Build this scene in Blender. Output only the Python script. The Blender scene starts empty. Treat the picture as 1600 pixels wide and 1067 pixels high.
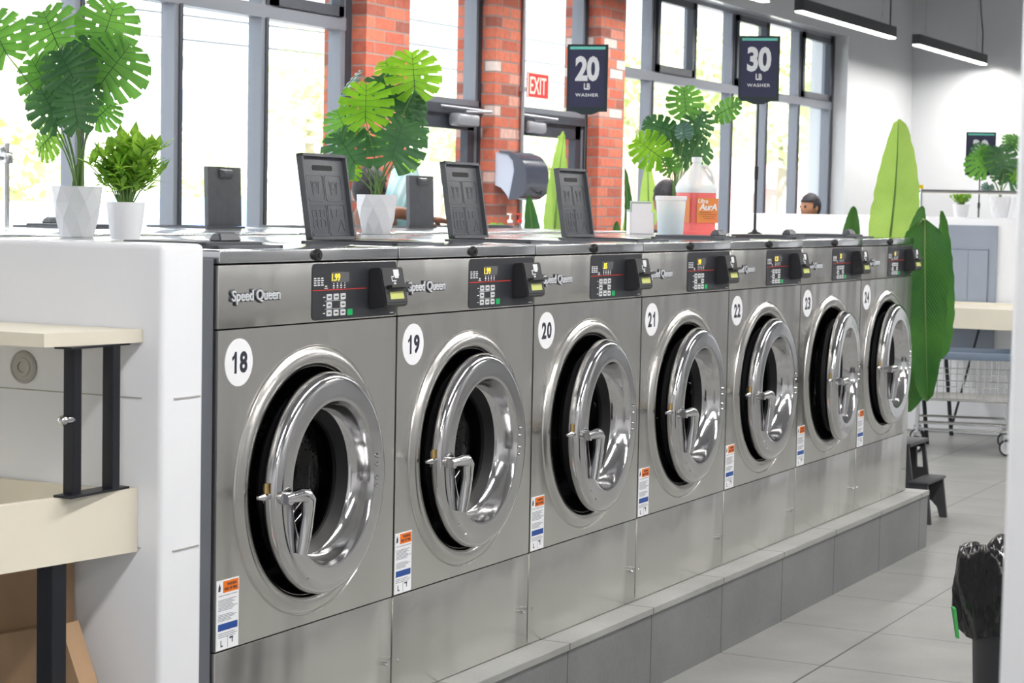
import bpy, bmesh, math, random
from math import sin, cos, pi, radians as RD
from mathutils import Vector as V, Matrix

# ------------------------------------------------------------------ camera, world, sun, exposure
SC = bpy.context.scene
CO = SC.collection
CAM_LOC = V((-3.50794, -2.49123, 1.48281)); FPX = 3156.6
def _axes(yaw, pitch, roll):
    cy, sy, cp, sp = cos(yaw), sin(yaw), cos(pitch), sin(pitch)
    f = V((sy*cp, cy*cp, -sp)); r = V((cy, -sy, 0)); u = r.cross(f)
    return cos(roll)*r + sin(roll)*u, -sin(roll)*r + cos(roll)*u, f
AR, AU, AF = _axes(1.0986182, 0.0668608, 0.0195663)
cam_d = bpy.data.cameras.new('camera'); cam = bpy.data.objects.new('camera', cam_d); CO.objects.link(cam)
cam_d.sensor_width = 36; cam_d.lens = FPX/1600*36; cam_d.clip_end = 300; cam_d.clip_start = .05
m = Matrix((AR, AU, -AF)).transposed().to_4x4(); m.translation = CAM_LOC; cam.matrix_world = m
cam_d.dof.use_dof = True; cam_d.dof.focus_distance = 5.3; cam_d.dof.aperture_fstop = 11
SC.camera = cam
W_ = bpy.data.worlds.new('world'); SC.world = W_; W_.use_nodes = True
bg = W_.node_tree.nodes['Background']; bg.inputs[0].default_value = (.86, .93, 1, 1); bg.inputs[1].default_value = 2.3
sd = bpy.data.lights.new('sun', 'SUN'); sd.energy = 22; sd.angle = RD(1); sd.color = (1, .95, .86)
sun = bpy.data.objects.new('sun', sd); CO.objects.link(sun); sun.rotation_euler = (RD(48), 0, RD(-28))
SC.view_settings.view_transform = 'Standard'; SC.view_settings.look = 'None'
SC.view_settings.exposure = 0.3; SC.view_settings.gamma = 1; SC.view_settings.use_curve_mapping = False
PENDANT_W = 44     # lamp power of each ceiling pendant

def at(x, y, d):                     # a point seen at pixel x, y at depth d metres
    return CAM_LOC + d*((x-800)/FPX*AR - (y-533.5)/FPX*AU + AF)
rnd = random.Random(5)

# ------------------------------------------------------------------ materials
def lin(c):
    return tuple((v/12.92 if v <= .04045 else ((v+.055)/1.055)**2.4) for v in c)
def rgb(r, g, b): return lin((r/255, g/255, b/255))
def mat(name, col, rough=.5, metal=0., **k):
    m = bpy.data.materials.new(name); m.use_nodes = True
    b = m.node_tree.nodes['Principled BSDF']
    b.inputs['Base Color'].default_value = (*col, 1); b.inputs['Roughness'].default_value = rough; b.inputs['Metallic'].default_value = metal
    for n, v in k.items(): b.inputs[n.replace('_', ' ')].default_value = v
    return m
def nodes(m):
    t = m.node_tree; return t, t.nodes, t.links, t.nodes['Principled BSDF']
def objvec(m, scale=(1, 1, 1), src='Object'):
    t, N, L, b = nodes(m)
    tc = N.new('ShaderNodeTexCoord'); mp = N.new('ShaderNodeMapping'); mp.inputs['Scale'].default_value = scale
    L.new(tc.outputs[src], mp.inputs[0]); return mp.outputs[0]
def noise(m, vec, scale, detail=3):
    n = m.node_tree.nodes.new('ShaderNodeTexNoise'); n.inputs['Scale'].default_value = scale; n.inputs['Detail'].default_value = detail
    m.node_tree.links.new(vec, n.inputs[0]); return n.outputs[0]
def ramp(m, fac, stops):
    r = m.node_tree.nodes.new('ShaderNodeValToRGB'); cr = r.color_ramp
    while len(cr.elements) < len(stops): cr.elements.new(.5)
    for e, (p, c) in zip(cr.elements, stops): e.position = p; e.color = (*c, 1) if len(c) == 3 else c
    m.node_tree.links.new(fac, r.inputs[0]); return r.outputs[0]
def bump(m, h, strength, dist, prev=None):
    b = m.node_tree.nodes.new('ShaderNodeBump'); b.inputs['Strength'].default_value = strength; b.inputs['Distance'].default_value = dist
    m.node_tree.links.new(h, b.inputs['Height'])
    if prev: m.node_tree.links.new(prev, b.inputs['Normal'])
    m.node_tree.links.new(b.outputs[0], nodes(m)[3].inputs['Normal']); return b.outputs[0]
def varied(name, c1, c2, scale=8, rough=.5, metal=0., stretch=(1, 1, 1), bmp=0, **k):
    m = mat(name, c1, rough, metal, **k); v = objvec(m, stretch); n = noise(m, v, scale)
    m.node_tree.links.new(ramp(m, n, [(.3, c1), (.7, c2)]), nodes(m)[3].inputs['Base Color'])
    if bmp: bump(m, n, bmp, .01)
    return m
def steel(name, c, rough, wave=.5, fine=.12, aniso=.0):
    m = mat(name, c, rough, 1.); t, N, L, b = nodes(m)
    b.inputs['Anisotropic'].default_value = aniso
    v = objvec(m, (2.2, 2.2, .55)); n1 = noise(m, v, 2.2, 1.5)
    v2 = objvec(m, (60, 60, 900)); n2 = noise(m, v2, 1, 2)
    p = bump(m, n1, wave, .05)
    if fine:
        bump(m, n2, fine, .0004, p)
        r = N.new('ShaderNodeMapRange'); r.inputs[3].default_value = rough-.05; r.inputs[4].default_value = rough+.07
        L.new(n2, r.inputs[0]); L.new(r.outputs[0], b.inputs['Roughness'])
    return m
def emit(name, col, s):
    m = mat(name, col, .5); b = nodes(m)[3]
    b.inputs['Emission Color'].default_value = (*col, 1); b.inputs['Emission Strength'].default_value = s; return m
def glassy(name, tint=(1, 1, 1), gloss=.06, rough=0.):
    m = bpy.data.materials.new(name); m.use_nodes = True; t = m.node_tree; N = t.nodes; L = t.links
    N.remove(N['Principled BSDF']); o = N['Material Output']
    tr = N.new('ShaderNodeBsdfTransparent'); tr.inputs[0].default_value = (*tint, 1)
    gl = N.new('ShaderNodeBsdfGlossy'); gl.inputs['Roughness'].default_value = rough
    lw = N.new('ShaderNodeLayerWeight'); lw.inputs[0].default_value = .25
    mr = N.new('ShaderNodeMapRange'); mr.inputs[3].default_value = gloss; mr.inputs[4].default_value = .7
    pw = N.new('ShaderNodeMath'); pw.operation = 'POWER'; pw.inputs[1].default_value = 2.5
    L.new(lw.outputs['Facing'], pw.inputs[0]); L.new(pw.outputs[0], mr.inputs[0])
    mx = N.new('ShaderNodeMixShader'); L.new(mr.outputs[0], mx.inputs[0]); L.new(tr.outputs[0], mx.inputs[1]); L.new(gl.outputs[0], mx.inputs[2])
    L.new(mx.outputs[0], o.inputs[0]); return m
def leafmat(name, c1, c2, trans=.45, rough=.38, scale=9):
    m = mat(name, c1, rough); t, N, L, b = nodes(m)
    v = objvec(m); n = noise(m, v, scale, 3); col = ramp(m, n, [(.32, c1), (.68, c2)])
    L.new(col, b.inputs['Base Color'])
    tl = N.new('ShaderNodeBsdfTranslucent'); hs = N.new('ShaderNodeHueSaturation'); hs.inputs['Value'].default_value = 1.5; hs.inputs['Hue'].default_value = .485
    L.new(col, hs.inputs['Color']); L.new(hs.outputs[0], tl.inputs[0])
    mx = N.new('ShaderNodeMixShader'); mx.inputs[0].default_value = trans
    L.new(b.outputs[0], mx.inputs[1]); L.new(tl.outputs[0], mx.inputs[2]); L.new(mx.outputs[0], N['Material Output'].inputs[0]); return m

M = {}
M['steel'] = steel('brushed_steel', (.70, .69, .665), .25, .42, 0, .5)
M['steel_flange'] = steel('spun_steel', (.62, .61, .59), .24, .3, 0)
M['chrome'] = mat('chrome', (.68, .68, .70), .09, 1.)
M['chrome_door'] = steel('polished_door_steel', (.60, .60, .61), .12, .12, 0)
M['steel_top'] = steel('top_steel', (.66, .67, .69), .16, .12, 0)
M['drum'] = mat('drum_steel', (.16, .16, .17), .35, 1.)
_m = M['drum']; _v = _m.node_tree.nodes.new('ShaderNodeTexVoronoi'); _v.inputs['Scale'].default_value = 95; _m.node_tree.links.new(objvec(_m), _v.inputs[0])
_m.node_tree.links.new(ramp(_m, _v.outputs[0], [(.22, (.004, .004, .005)), (.34, (.2, .2, .21))]), nodes(_m)[3].inputs['Base Color'])
M['rubber'] = mat('black_rubber', (.008, .008, .010), .5, Specular_IOR_Level=.3)
M['black'] = mat('black_plastic', (.018, .018, .02), .38)
M['overlay'] = mat('panel_overlay', rgb(46, 48, 54), .35)
M['reader'] = mat('reader_plastic', rgb(42, 43, 47), .42)
M['lid'] = varied('soap_lid_plastic', rgb(80, 83, 89), rgb(88, 91, 97), 30, .48)
M['lid_line'] = mat('lid_emboss', rgb(98, 101, 107), .42)
M['screen_dark'] = mat('display_window', rgb(96, 98, 100), .2)
M['amber'] = emit('amber_digits', rgb(250, 215, 40), .9)
M['lcd'] = emit('green_lcd', rgb(188, 194, 112), .08)
M['white_ink'] = mat('white_ink', rgb(225, 228, 232), .5)
M['red_ink'] = mat('red_ink', rgb(205, 50, 35), .5)
M['key'] = mat('white_key', rgb(205, 208, 212), .4)
M['key_ink'] = mat('key_ink', rgb(60, 60, 66), .5)
M['green_key'] = mat('green_key', rgb(20, 170, 95), .4)
M['decal'] = mat('decal_white', rgb(238, 240, 245), .35)
M['navy'] = mat('navy_ink', rgb(38, 40, 58), .4)
M['orange'] = mat('orange_ink', rgb(238, 120, 20), .5)
M['blue'] = mat('blue_ink', rgb(30, 75, 150), .5)
M['grey_ink'] = mat('grey_text_ink', rgb(120, 125, 135), .6)
M['badge_edge'] = mat('badge_edge', rgb(60, 64, 72), .35)
M['badge'] = mat('badge_silver', rgb(222, 226, 232), .28, .35)
M['brass'] = mat('brass', (.65, .45, .18), .25, 1.)
M['darkgrey'] = varied('filler_grey', rgb(88, 92, 100), rgb(96, 100, 108), 5, .55)
M['bodygrey'] = mat('cabinet_side', rgb(70, 73, 80), .5)
M['white_panel'] = varied('white_wall_panel', (.78, .80, .85), (.82, .84, .88), 1.2, .2)
M['wall_white'] = varied('white_gloss_wall', (.66, .675, .70), (.70, .715, .74), .5, .16)
M['paint'] = varied('wall_paint', (.80, .80, .82), (.84, .84, .86), 1, .6)
M['reflection_grey'] = varied('reflection_panel_grey', (.32, .32, .33), (.38, .38, .39), 1, .4)
M['ceiling'] = varied('ceiling_paint', (.30, .30, .32), (.34, .34, .36), 1, .8)
M['frame'] = mat('window_frame', rgb(120, 124, 134), .38, .2)
M['frame_and_shade_dark'] = mat('dark_frame_and_shade', rgb(58, 62, 72), .4, .2)  # dark sashes and door leaves, also the painted shade on frame fronts
M['pane'] = glassy('window_pane', (.97, .985, .98), .03)
M['door_glass'] = glassy('washer_glass', (.34, .35, .37), .04)
M['clear'] = glassy('clear_plastic', (.93, .95, .97), .12, .1)
M['laminate'] = varied('cream_laminate', rgb(222, 216, 200), rgb(230, 224, 208), 3, .45)
M['black_metal'] = mat('black_metal', rgb(28, 30, 38), .38, .2)
M['cardboard'] = varied('cardboard', rgb(168, 138, 108), rgb(184, 152, 120), 4, .8)
M['cap'] = varied('cap_stone', rgb(158, 160, 158), rgb(176, 178, 176), 18, .55)
M['edge_trim'] = mat('edge_trim', rgb(190, 192, 192), .3, .6)
M['pot'] = mat('white_ceramic', rgb(232, 234, 240), .4)
M['soil'] = varied('potting_foam', rgb(45, 60, 30), rgb(60, 50, 40), 40, .9)
M['leaf'] = leafmat('monstera_green', rgb(76, 134, 58), rgb(108, 174, 70), .42, .42)
M['leaf_dark'] = leafmat('monstera_dark', rgb(54, 98, 62), rgb(78, 128, 76), .32, .42)
M['leaf_bright'] = leafmat('monstera_bright', rgb(96, 160, 30), rgb(140, 200, 50), .5, .42)
M['leaf_blue'] = leafmat('monstera_blue', rgb(70, 105, 100), rgb(110, 145, 135), .2, .4)
M['vein'] = mat('leaf_vein', rgb(40, 90, 40), .5)
M['stem'] = mat('leaf_stem', rgb(96, 130, 66), .5)
M['stem_brown'] = mat('stem_brown', rgb(110, 90, 60), .6)
M['spike'] = leafmat('spiky_green', rgb(96, 150, 56), rgb(170, 212, 84), .45, .45, 30)
M['palm'] = leafmat('palm_green', rgb(46, 96, 48), rgb(66, 120, 50), .35, .3, 4)
M['palm_light'] = leafmat('palm_light', rgb(140, 180, 84), rgb(160, 198, 100), .5, .3, 4)
for _k in ('palm', 'palm_light'):
    _m = M[_k]; _t = _m.node_tree; _uv = _t.nodes.new('ShaderNodeTexCoord'); _w = _t.nodes.new('ShaderNodeTexWave'); _w.bands_direction = 'Y'; _w.inputs['Scale'].default_value = 11; _w.inputs['Distortion'].default_value = .6
    _t.links.new(_uv.outputs['UV'], _w.inputs[0]); bump(_m, _w.outputs['Fac'], .35, .006)
M['skin'] = varied('brown_skin', rgb(105, 66, 46), rgb(120, 76, 54), 20, .5)
M['skin2'] = varied('tan_skin', rgb(160, 112, 84), rgb(172, 122, 92), 20, .5)
M['hair'] = varied('dark_hair', rgb(22, 22, 28), rgb(44, 42, 48), 80, .6, bmp=.5)
M['mint'] = mat('mint_cloth', rgb(160, 205, 180), .8)
M['shirt'] = mat('dark_shirt', rgb(48, 52, 66), .8)
M['jeans'] = mat('dark_trousers', rgb(40, 44, 60), .8)
M['shoe'] = mat('dark_shoe', rgb(30, 30, 34), .6)
M['bag'] = varied('teal_bag_film', rgb(205, 228, 232), rgb(120, 190, 200), 7, .35, Transmission_Weight=.0)
M['bin'] = mat('bin_plastic', rgb(46, 48, 54), .5)
M['bag_black'] = mat('black_bin_bag', (.006, .006, .008), .22)
_v = objvec(M['bag_black'], (6, 6, 3)); bump(M['bag_black'], noise(M['bag_black'], _v, 2.4, 3), .55, .06)
M['green_rag'] = mat('green_plastic_tie', rgb(70, 180, 95), .6)
M['stool'] = mat('stool_plastic', rgb(62, 63, 67), .55)
M['signframe'] = mat('sign_frame', rgb(40, 52, 58), .4)
M['signface'] = mat('sign_face', rgb(50, 50, 82), .45)
M['mint_bar'] = mat('sign_mint', rgb(110, 205, 190), .5)
M['exit_red'] = mat('exit_red', rgb(200, 42, 42), .4)
M['cream'] = mat('exit_cream', rgb(240, 232, 215), .5)
M['smoke'] = mat('smoke_plastic', rgb(66, 70, 86), .16)
M['dispenser_side'] = mat('dispenser_side', rgb(196, 204, 224), .3)
M['milky'] = mat('milky_plastic', (.92, .93, .95), .3, Subsurface_Weight=.4, Transmission_Weight=.1)
M['pink'] = mat('pink_liquid', rgb(240, 118, 116), .25, Subsurface_Weight=.3)
M['jug_label'] = varied('jug_label', rgb(206, 132, 62), rgb(224, 120, 70), 8, .5)
M['panel_grey'] = varied('breaker_panel_grey', rgb(146, 156, 172), rgb(154, 164, 180), 3, .4)
M['panel_line'] = mat('breaker_panel_line', rgb(105, 113, 128), .4)
M['wire'] = mat('cart_chrome', (.72, .72, .73), .18, 1.)
M['cart_bumper'] = mat('cart_bumper', rgb(112, 126, 146), .5)
M['wheel_grey'] = mat('wheel_grey', rgb(200, 202, 206), .5)
M['yellow'] = mat('yellow_sticker', rgb(235, 205, 50), .5)
M['pipe'] = mat('conduit_grey', rgb(165, 168, 176), .4, .6)
M['lamp_body'] = mat('pendant_body', rgb(52, 54, 58), .4, .3)
M['diffuser'] = emit('pendant_diffuser', (1, .97, .9), 6)
M['disc_grey'] = varied('grommet_grey', rgb(160, 160, 158), rgb(172, 172, 170), 12, .5)
# brick
def brickmat():
    m = mat('red_brick', (.5, .15, .1), .85); t, N, L, b = nodes(m)
    tc = N.new('ShaderNodeTexCoord'); sx = N.new('ShaderNodeSeparateXYZ'); L.new(tc.outputs['Object'], sx.inputs[0])
    ad = N.new('ShaderNodeMath'); L.new(sx.outputs[0], ad.inputs[0]); L.new(sx.outputs[1], ad.inputs[1])
    cb = N.new('ShaderNodeCombineXYZ'); L.new(ad.outputs[0], cb.inputs[0]); L.new(sx.outputs[2], cb.inputs[1])
    br = N.new('ShaderNodeTexBrick'); L.new(cb.outputs[0], br.inputs[0])
    br.inputs['Scale'].default_value = 1; br.inputs['Brick Width'].default_value = .215; br.inputs['Row Height'].default_value = .0677
    br.inputs['Mortar Size'].default_value = .006; br.inputs['Mortar Smooth'].default_value = .3
    br.inputs['Color1'].default_value = (0, 0, 0, 1); br.inputs['Color2'].default_value = (1, 1, 1, 1); br.inputs['Mortar'].default_value = (.5, .5, .5, 1)
    c = ramp(m, br.outputs['Color'], [(.0, rgb(150, 92, 80)), (.12, rgb(186, 98, 78)), (.5, rgb(206, 112, 88)), (.92, rgb(216, 128, 104)), (.97, rgb(222, 206, 200))])
    n = noise(m, tc.outputs['Object'], 25, 4)
    mm = N.new('ShaderNodeMixRGB'); mm.blend_type = 'MULTIPLY'; mm.inputs[0].default_value = .45; L.new(c, mm.inputs[1])
    L.new(ramp(m, n, [(.3, (.6, .55, .55)), (.6, (1, 1, 1))]), mm.inputs[2])
    mx = N.new('ShaderNodeMixRGB'); L.new(br.outputs['Fac'], mx.inputs[0]); L.new(mm.outputs[0], mx.inputs[1]); mx.inputs[2].default_value = (*rgb(150, 132, 128), 1)
    L.new(mx.outputs[0], b.inputs['Base Color'])
    iv = N.new('ShaderNodeMath'); iv.operation = 'SUBTRACT'; iv.inputs[0].default_value = 1; L.new(br.outputs['Fac'], iv.inputs[1])
    p = bump(m, iv.outputs[0], .6, .008); bump(m, n, .4, .006, p); return m
M['brick'] = brickmat()
def tilemat(name, c1, c2, joint, ox, oy, axis='xy', rough=.45):
    m = mat(name, c1, rough); t, N, L, b = nodes(m)
    tc = N.new('ShaderNodeTexCoord'); sx = N.new('ShaderNodeSeparateXYZ'); L.new(tc.outputs['Object'], sx.inputs[0])
    def line(o, off):
        a = N.new('ShaderNodeMath'); a.operation = 'SUBTRACT'; a.inputs[1].default_value = off; L.new(o, a.inputs[0])
        w = N.new('ShaderNodeMath'); w.operation = 'PINGPONG'; w.inputs[1].default_value = .3; L.new(a.outputs[0], w.inputs[0])
        g = N.new('ShaderNodeMath'); g.operation = 'LESS_THAN'; g.inputs[1].default_value = .003; L.new(w.outputs[0], g.inputs[0]); return g.outputs[0]
    a = line(sx.outputs[0], ox)
    if axis == 'xy':
        mxx = N.new('ShaderNodeMath'); mxx.operation = 'MAXIMUM'; L.new(a, mxx.inputs[0]); L.new(line(sx.outputs[1], oy), mxx.inputs[1]); a = mxx.outputs[0]
    n = noise(m, tc.outputs['Object'], 3.5, 8); n2 = noise(m, tc.outputs['Object'], 90, 3)
    c = ramp(m, n, [(.3, c1), (.7, c2)])
    mm = N.new('ShaderNodeMixRGB'); mm.blend_type = 'MULTIPLY'; mm.inputs[0].default_value = .25; L.new(c, mm.inputs[1]); L.new(ramp(m, n2, [(.3, (.6, .6, .6)), (.7, (1, 1, 1))]), mm.inputs[2])
    mx = N.new('ShaderNodeMixRGB'); L.new(a, mx.inputs[0]); L.new(mm.outputs[0], mx.inputs[1]); mx.inputs[2].default_value = (*joint, 1)
    L.new(mx.outputs[0], b.inputs['Base Color']); return m
M['floor'] = tilemat('floor_tile', rgb(132, 133, 131), rgb(149, 150, 148), rgb(58, 58, 60), 2.79, -.44, rough=.38)
M['plinth'] = tilemat('plinth_tile', rgb(112, 114, 116), rgb(126, 128, 130), rgb(60, 60, 62), 2.79, 0, 'x', .5)
M['capt'] = tilemat('plinth_cap', rgb(144, 146, 144), rgb(162, 164, 162), rgb(70, 70, 70), 2.79, 0, 'x', .5)
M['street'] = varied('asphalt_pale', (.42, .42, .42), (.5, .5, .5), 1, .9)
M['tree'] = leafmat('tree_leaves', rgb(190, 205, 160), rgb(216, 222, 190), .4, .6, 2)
M['bark'] = mat('bark', rgb(160, 150, 138), .9)
M['house'] = mat('pale_stucco', (.72, .74, .78), .9)
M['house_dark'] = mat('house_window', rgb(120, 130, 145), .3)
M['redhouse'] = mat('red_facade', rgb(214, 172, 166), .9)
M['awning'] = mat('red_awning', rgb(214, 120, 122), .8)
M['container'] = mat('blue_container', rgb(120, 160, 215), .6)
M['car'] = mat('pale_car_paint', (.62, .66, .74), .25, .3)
M['tyre'] = mat('tyre', rgb(40, 40, 42), .8)

# ------------------------------------------------------------------ mesh helpers
ONE = [(.42, 0), (.66, 0), (.66, 1), (.46, 1), (.40, .90), (.30, .82), (.16, .76), (.16, .60), (.30, .65), (.42, .73)]
class MB:
    def __init__(s): s.b = bmesh.new()
    def box(s, x0, x1, y0, y1, z0, z1, bev=0, seg=2):
        r = bmesh.ops.create_cube(s.b, size=1)['verts']
        for v in r: v.co = V(((x0+x1)/2+v.co.x*(x1-x0), (y0+y1)/2+v.co.y*(y1-y0), (z0+z1)/2+v.co.z*(z1-z0)))
        if bev:
            e = list({e for v in r for e in v.link_edges}); bmesh.ops.bevel(s.b, geom=e, offset=bev, segments=seg, affect='EDGES', profile=.5)
        return s
    def hexa(s, bot, top):           # two quads of four points
        v = [s.b.verts.new(p) for p in list(bot)+list(top)]
        for f in ((3, 2, 1, 0), (4, 5, 6, 7), (0, 1, 5, 4), (1, 2, 6, 5), (2, 3, 7, 6), (3, 0, 4, 7)): s.b.faces.new([v[i] for i in f])
        return s
    def cyl(s, p0, p1, r0, r1=None, n=16, cap=True):
        p0 = V(p0); p1 = V(p1); r1 = r0 if r1 is None else r1; d = (p1-p0).normalized()
        a = d.orthogonal().normalized(); b = d.cross(a)
        A = [s.b.verts.new(p0+r0*(cos(2*pi*i/n)*a+sin(2*pi*i/n)*b)) for i in range(n)]
        B = [s.b.verts.new(p1+r1*(cos(2*pi*i/n)*a+sin(2*pi*i/n)*b)) for i in range(n)]
        for i in range(n): s.b.faces.new((A[i], A[(i+1) % n], B[(i+1) % n], B[i]))
        if cap: s.b.faces.new(A[::-1]); s.b.faces.new(B)
        return s
    def tube(s, pts, r, n=8):
        pts = [V(p) for p in pts]; rs = r if isinstance(r, (list, tuple)) else [r]*len(pts)
        prev = None; a = None
        for i, p in enumerate(pts):
            t = (pts[min(i+1, len(pts)-1)]-pts[max(i-1, 0)]).normalized()
            a = t.orthogonal().normalized() if a is None else (a-a.dot(t)*t).normalized()
            b = t.cross(a)
            ring = [s.b.verts.new(p+rs[i]*(cos(2*pi*k/n)*a+sin(2*pi*k/n)*b)) for k in range(n)]
            if prev:
                for k in range(n): s.b.faces.new((prev[k], prev[(k+1) % n], ring[(k+1) % n], ring[k]))
            else: s.b.faces.new(ring[::-1])
            prev = ring
        s.b.faces.new(prev); return s
    def lathe(s, prof, c=(0, 0, 0), axis='y', n=64, closed=False, sx=1, sy=1):
        c = V(c); rings = []
        for r, h in prof:
            ring = []
            if r < 1e-6:
                p = c+(V((0, h, 0)) if axis == 'y' else V((0, 0, h))); ring = [s.b.verts.new(p)]
            else:
                for i in range(n):
                    a = 2*pi*i/n
                    p = V((r*cos(a), h, r*sin(a))) if axis == 'y' else V((r*cos(a)*sx, r*sin(a)*sy, h))
                    ring.append(s.b.verts.new(c+p))
            rings.append(ring)
        pr = list(zip(rings, rings[1:]))+([(rings[-1], rings[0])] if closed else [])
        for A, B in pr:
            for i in range(n):
                j = (i+1) % n
                f = [A[i % len(A)], A[j % len(A)], B[j % len(B)], B[i % len(B)]]
                f = list(dict.fromkeys(f))
                if len(f) > 2: s.b.faces.new(f)
        return s
    def prism(s, poly, y0, y1, axis='y'):   # poly in (x,z) extruded along y; axis 'z': (x,y) along z; axis 'x': (y,z) along x
        def P(u, w, h): return (u, h, w) if axis == 'y' else ((u, w, h) if axis == 'z' else (h, u, w))
        A = [s.b.verts.new(P(u, w, y0)) for u, w in poly]; B = [s.b.verts.new(P(u, w, y1)) for u, w in poly]
        n = len(poly); s.b.faces.new(A); s.b.faces.new(B[::-1])
        for i in range(n): s.b.faces.new((A[i], B[i], B[(i+1) % n], A[(i+1) % n]))
        return s
    def ico(s, c, r, sub=2, sc=(1, 1, 1)):
        g = bmesh.ops.create_icosphere(s.b, subdivisions=sub, radius=1)['verts']
        for v in g: v.co = V((c[0]+v.co.x*r*sc[0], c[1]+v.co.y*r*sc[1], c[2]+v.co.z*r*sc[2]))
        return s
    def text(s, txt, cx, cz, w, h, y, depth=.0008, bold=.0, spacing=1.0, shear=0.):
        me = text_mesh(txt, bold, spacing, shear)
        xs = [v.co.x for v in me.vertices]; ys = [v.co.y for v in me.vertices]
        x0, x1, y0, y1 = min(xs), max(xs), min(ys), max(ys)
        if w is None: w = h*(x1-x0)/(y1-y0)
        o = len(s.b.verts); s.b.from_mesh(me); s.b.verts.ensure_lookup_table()
        for v in s.b.verts[o:]:
            x, yy, z = v.co; v.co = V((cx+((x-x0)/(x1-x0)-.5)*w, y-(depth if z > 0 else 0), cz+((yy-y0)/(y1-y0)-.5)*h))
        return s
    def digits(s, txt, cx, cz, w, h, y, depth=.0005):
        n = len(txt)
        for i, c in enumerate(txt):
            x0 = cx-w/2+i*w/n; cw = w/n
            if c == '1': s.prism([(x0+cw*(u*1.0+.06), cz-h/2+h*v) for u, v in ONE], y-depth, y)
            else: s.text(c, x0+cw/2, cz, cw*.86, h, y, depth, .035)
        return s
    def xf(s, M4):
        bmesh.ops.transform(s.b, matrix=M4, verts=s.b.verts); return s
    def build(s, name, m, parent=None, smooth=True, angle=40, origin=None, recalc=True):
        if recalc: bmesh.ops.recalc_face_normals(s.b, faces=s.b.faces)
        if smooth:
            for f in s.b.faces: f.smooth = True
            for e in s.b.edges:
                if len(e.link_faces) == 2 and e.calc_face_angle(0) > RD(angle): e.smooth = False
        if origin is not None:
            for v in s.b.verts: v.co -= V(origin)
        me = bpy.data.meshes.new(name); s.b.to_mesh(me); s.b.free()
        me.materials.append(M[m] if isinstance(m, str) else m)
        o = bpy.data.objects.new(name, me); CO.objects.link(o)
        if origin is not None: o.location = origin
        if parent is not None: o.parent = parent
        return o
_tc = {}
def text_mesh(txt, bold, spacing, shear):
    k = (txt, bold, spacing, shear)
    if k in _tc: return _tc[k]
    cu = bpy.data.curves.new('letters', 'FONT'); cu.body = txt; cu.offset = bold; cu.extrude = .1; cu.space_character = spacing; cu.shear = shear; cu.resolution_u = 3
    o = bpy.data.objects.new('letters', cu); CO.objects.link(o); bpy.context.view_layer.update()
    me = bpy.data.meshes.new_from_object(o.evaluated_get(bpy.context.evaluated_depsgraph_get()))
    bpy.data.objects.remove(o); _tc[k] = me; return me
def tag(o, label=None, cat=None, group=None, kind=None):
    if label: o['label'] = label
    if cat: o['category'] = cat
    if group: o['group'] = group
    if kind: o['kind'] = kind
    return o
def empty(name, loc=(0, 0, 0), rz=0):
    o = bpy.data.objects.new(name, None); CO.objects.link(o); o.location = loc; o.rotation_euler.z = rz; o.empty_display_size = .1; return o
def kids(o): return [c for c in bpy.data.objects if c.parent == o]
def copy_tree(o, parent=None):
    c = o.copy(); CO.objects.link(c); c.parent = parent
    for ch in kids(o): copy_tree(ch, c)
    return c
def struct(name, mb, m, label=None, cat=None, **k):
    o = mb.build(name, m, **k); o['kind'] = 'structure'
    if label: tag(o, label, cat)
    return o
def rrect(x0, x1, z0, z1, r, n=5):
    P = []
    for cx, cz, a0 in ((x1-r, z1-r, 0), (x0+r, z1-r, 90), (x0+r, z0+r, 180), (x1-r, z0+r, 270)):
        for i in range(n+1):
            a = RD(a0+90*i/n); P.append((cx+r*cos(a), cz+r*sin(a)))
    return P

# ------------------------------------------------------------------ room
ZP = .2566
struct('floor', MB().box(-5, 16.6, -4.6, 3.7, -.1, 0), 'floor', 'grey stone-look tile floor of the laundromat aisle', 'floor')
struct('ceiling', MB().box(-5, 16.6, -4.6, 3.7, 4.0, 4.1), 'ceiling', 'grey ceiling above the pendant lamps', 'ceiling')
struct('wall_back', MB().box(16.44, 16.6, -4.6, 3.7, 0, 4.0), 'wall_white', 'glossy white panelled end wall beyond the second counter', 'wall')
struct('wall_front', MB().box(-5.1, -5, -4.6, 3.7, 0, 4.0), 'paint', 'plain pale wall behind the viewer', 'wall')
struct('reflection_panel', MB().box(-5, 16.4, -4.6, -4.5, 0, 2.15), 'reflection_grey', 'unseen grey panel added across the aisle for contrast in the steel reflections', 'trim')  # added out of view so the washer steel mirrors a darker band
struct('wall_right', MB().box(-5, 16.6, -4.7, -4.6, 0, 4.0), 'wall_white', 'plain pale wall across the aisle', 'wall')
struct('wall_left', MB().box(14.34, 16.44, 3.25, 3.6, 0, 4.0).box(-5, 14.34, 3.25, 3.6, 3.08, 4.0).box(-5, -1.6, 3.25, 3.6, 0, 3.08).box(-1.6, 5.93, 3.3, 3.7, 0, .25).box(9.44, 14.34, 3.3, 3.7, 0, .25),
       'wall_white', 'glossy white wall around the windows', 'wall')
# brick pillars
for i, (a, b, lab) in enumerate(((5.98, 6.45, 'red brick pillar between the tall windows and the first glass door'), (7.5, 7.86, 'red brick pillar carrying the paper towel dispenser and grey conduit'),
                (9.03, 9.44, 'red brick pillar behind the 20 LB sign'))):
    struct('brick_pillar', MB().box(a, b, 3.28, 3.55, 0, 3.1), 'brick', lab, 'pillar')
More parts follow.
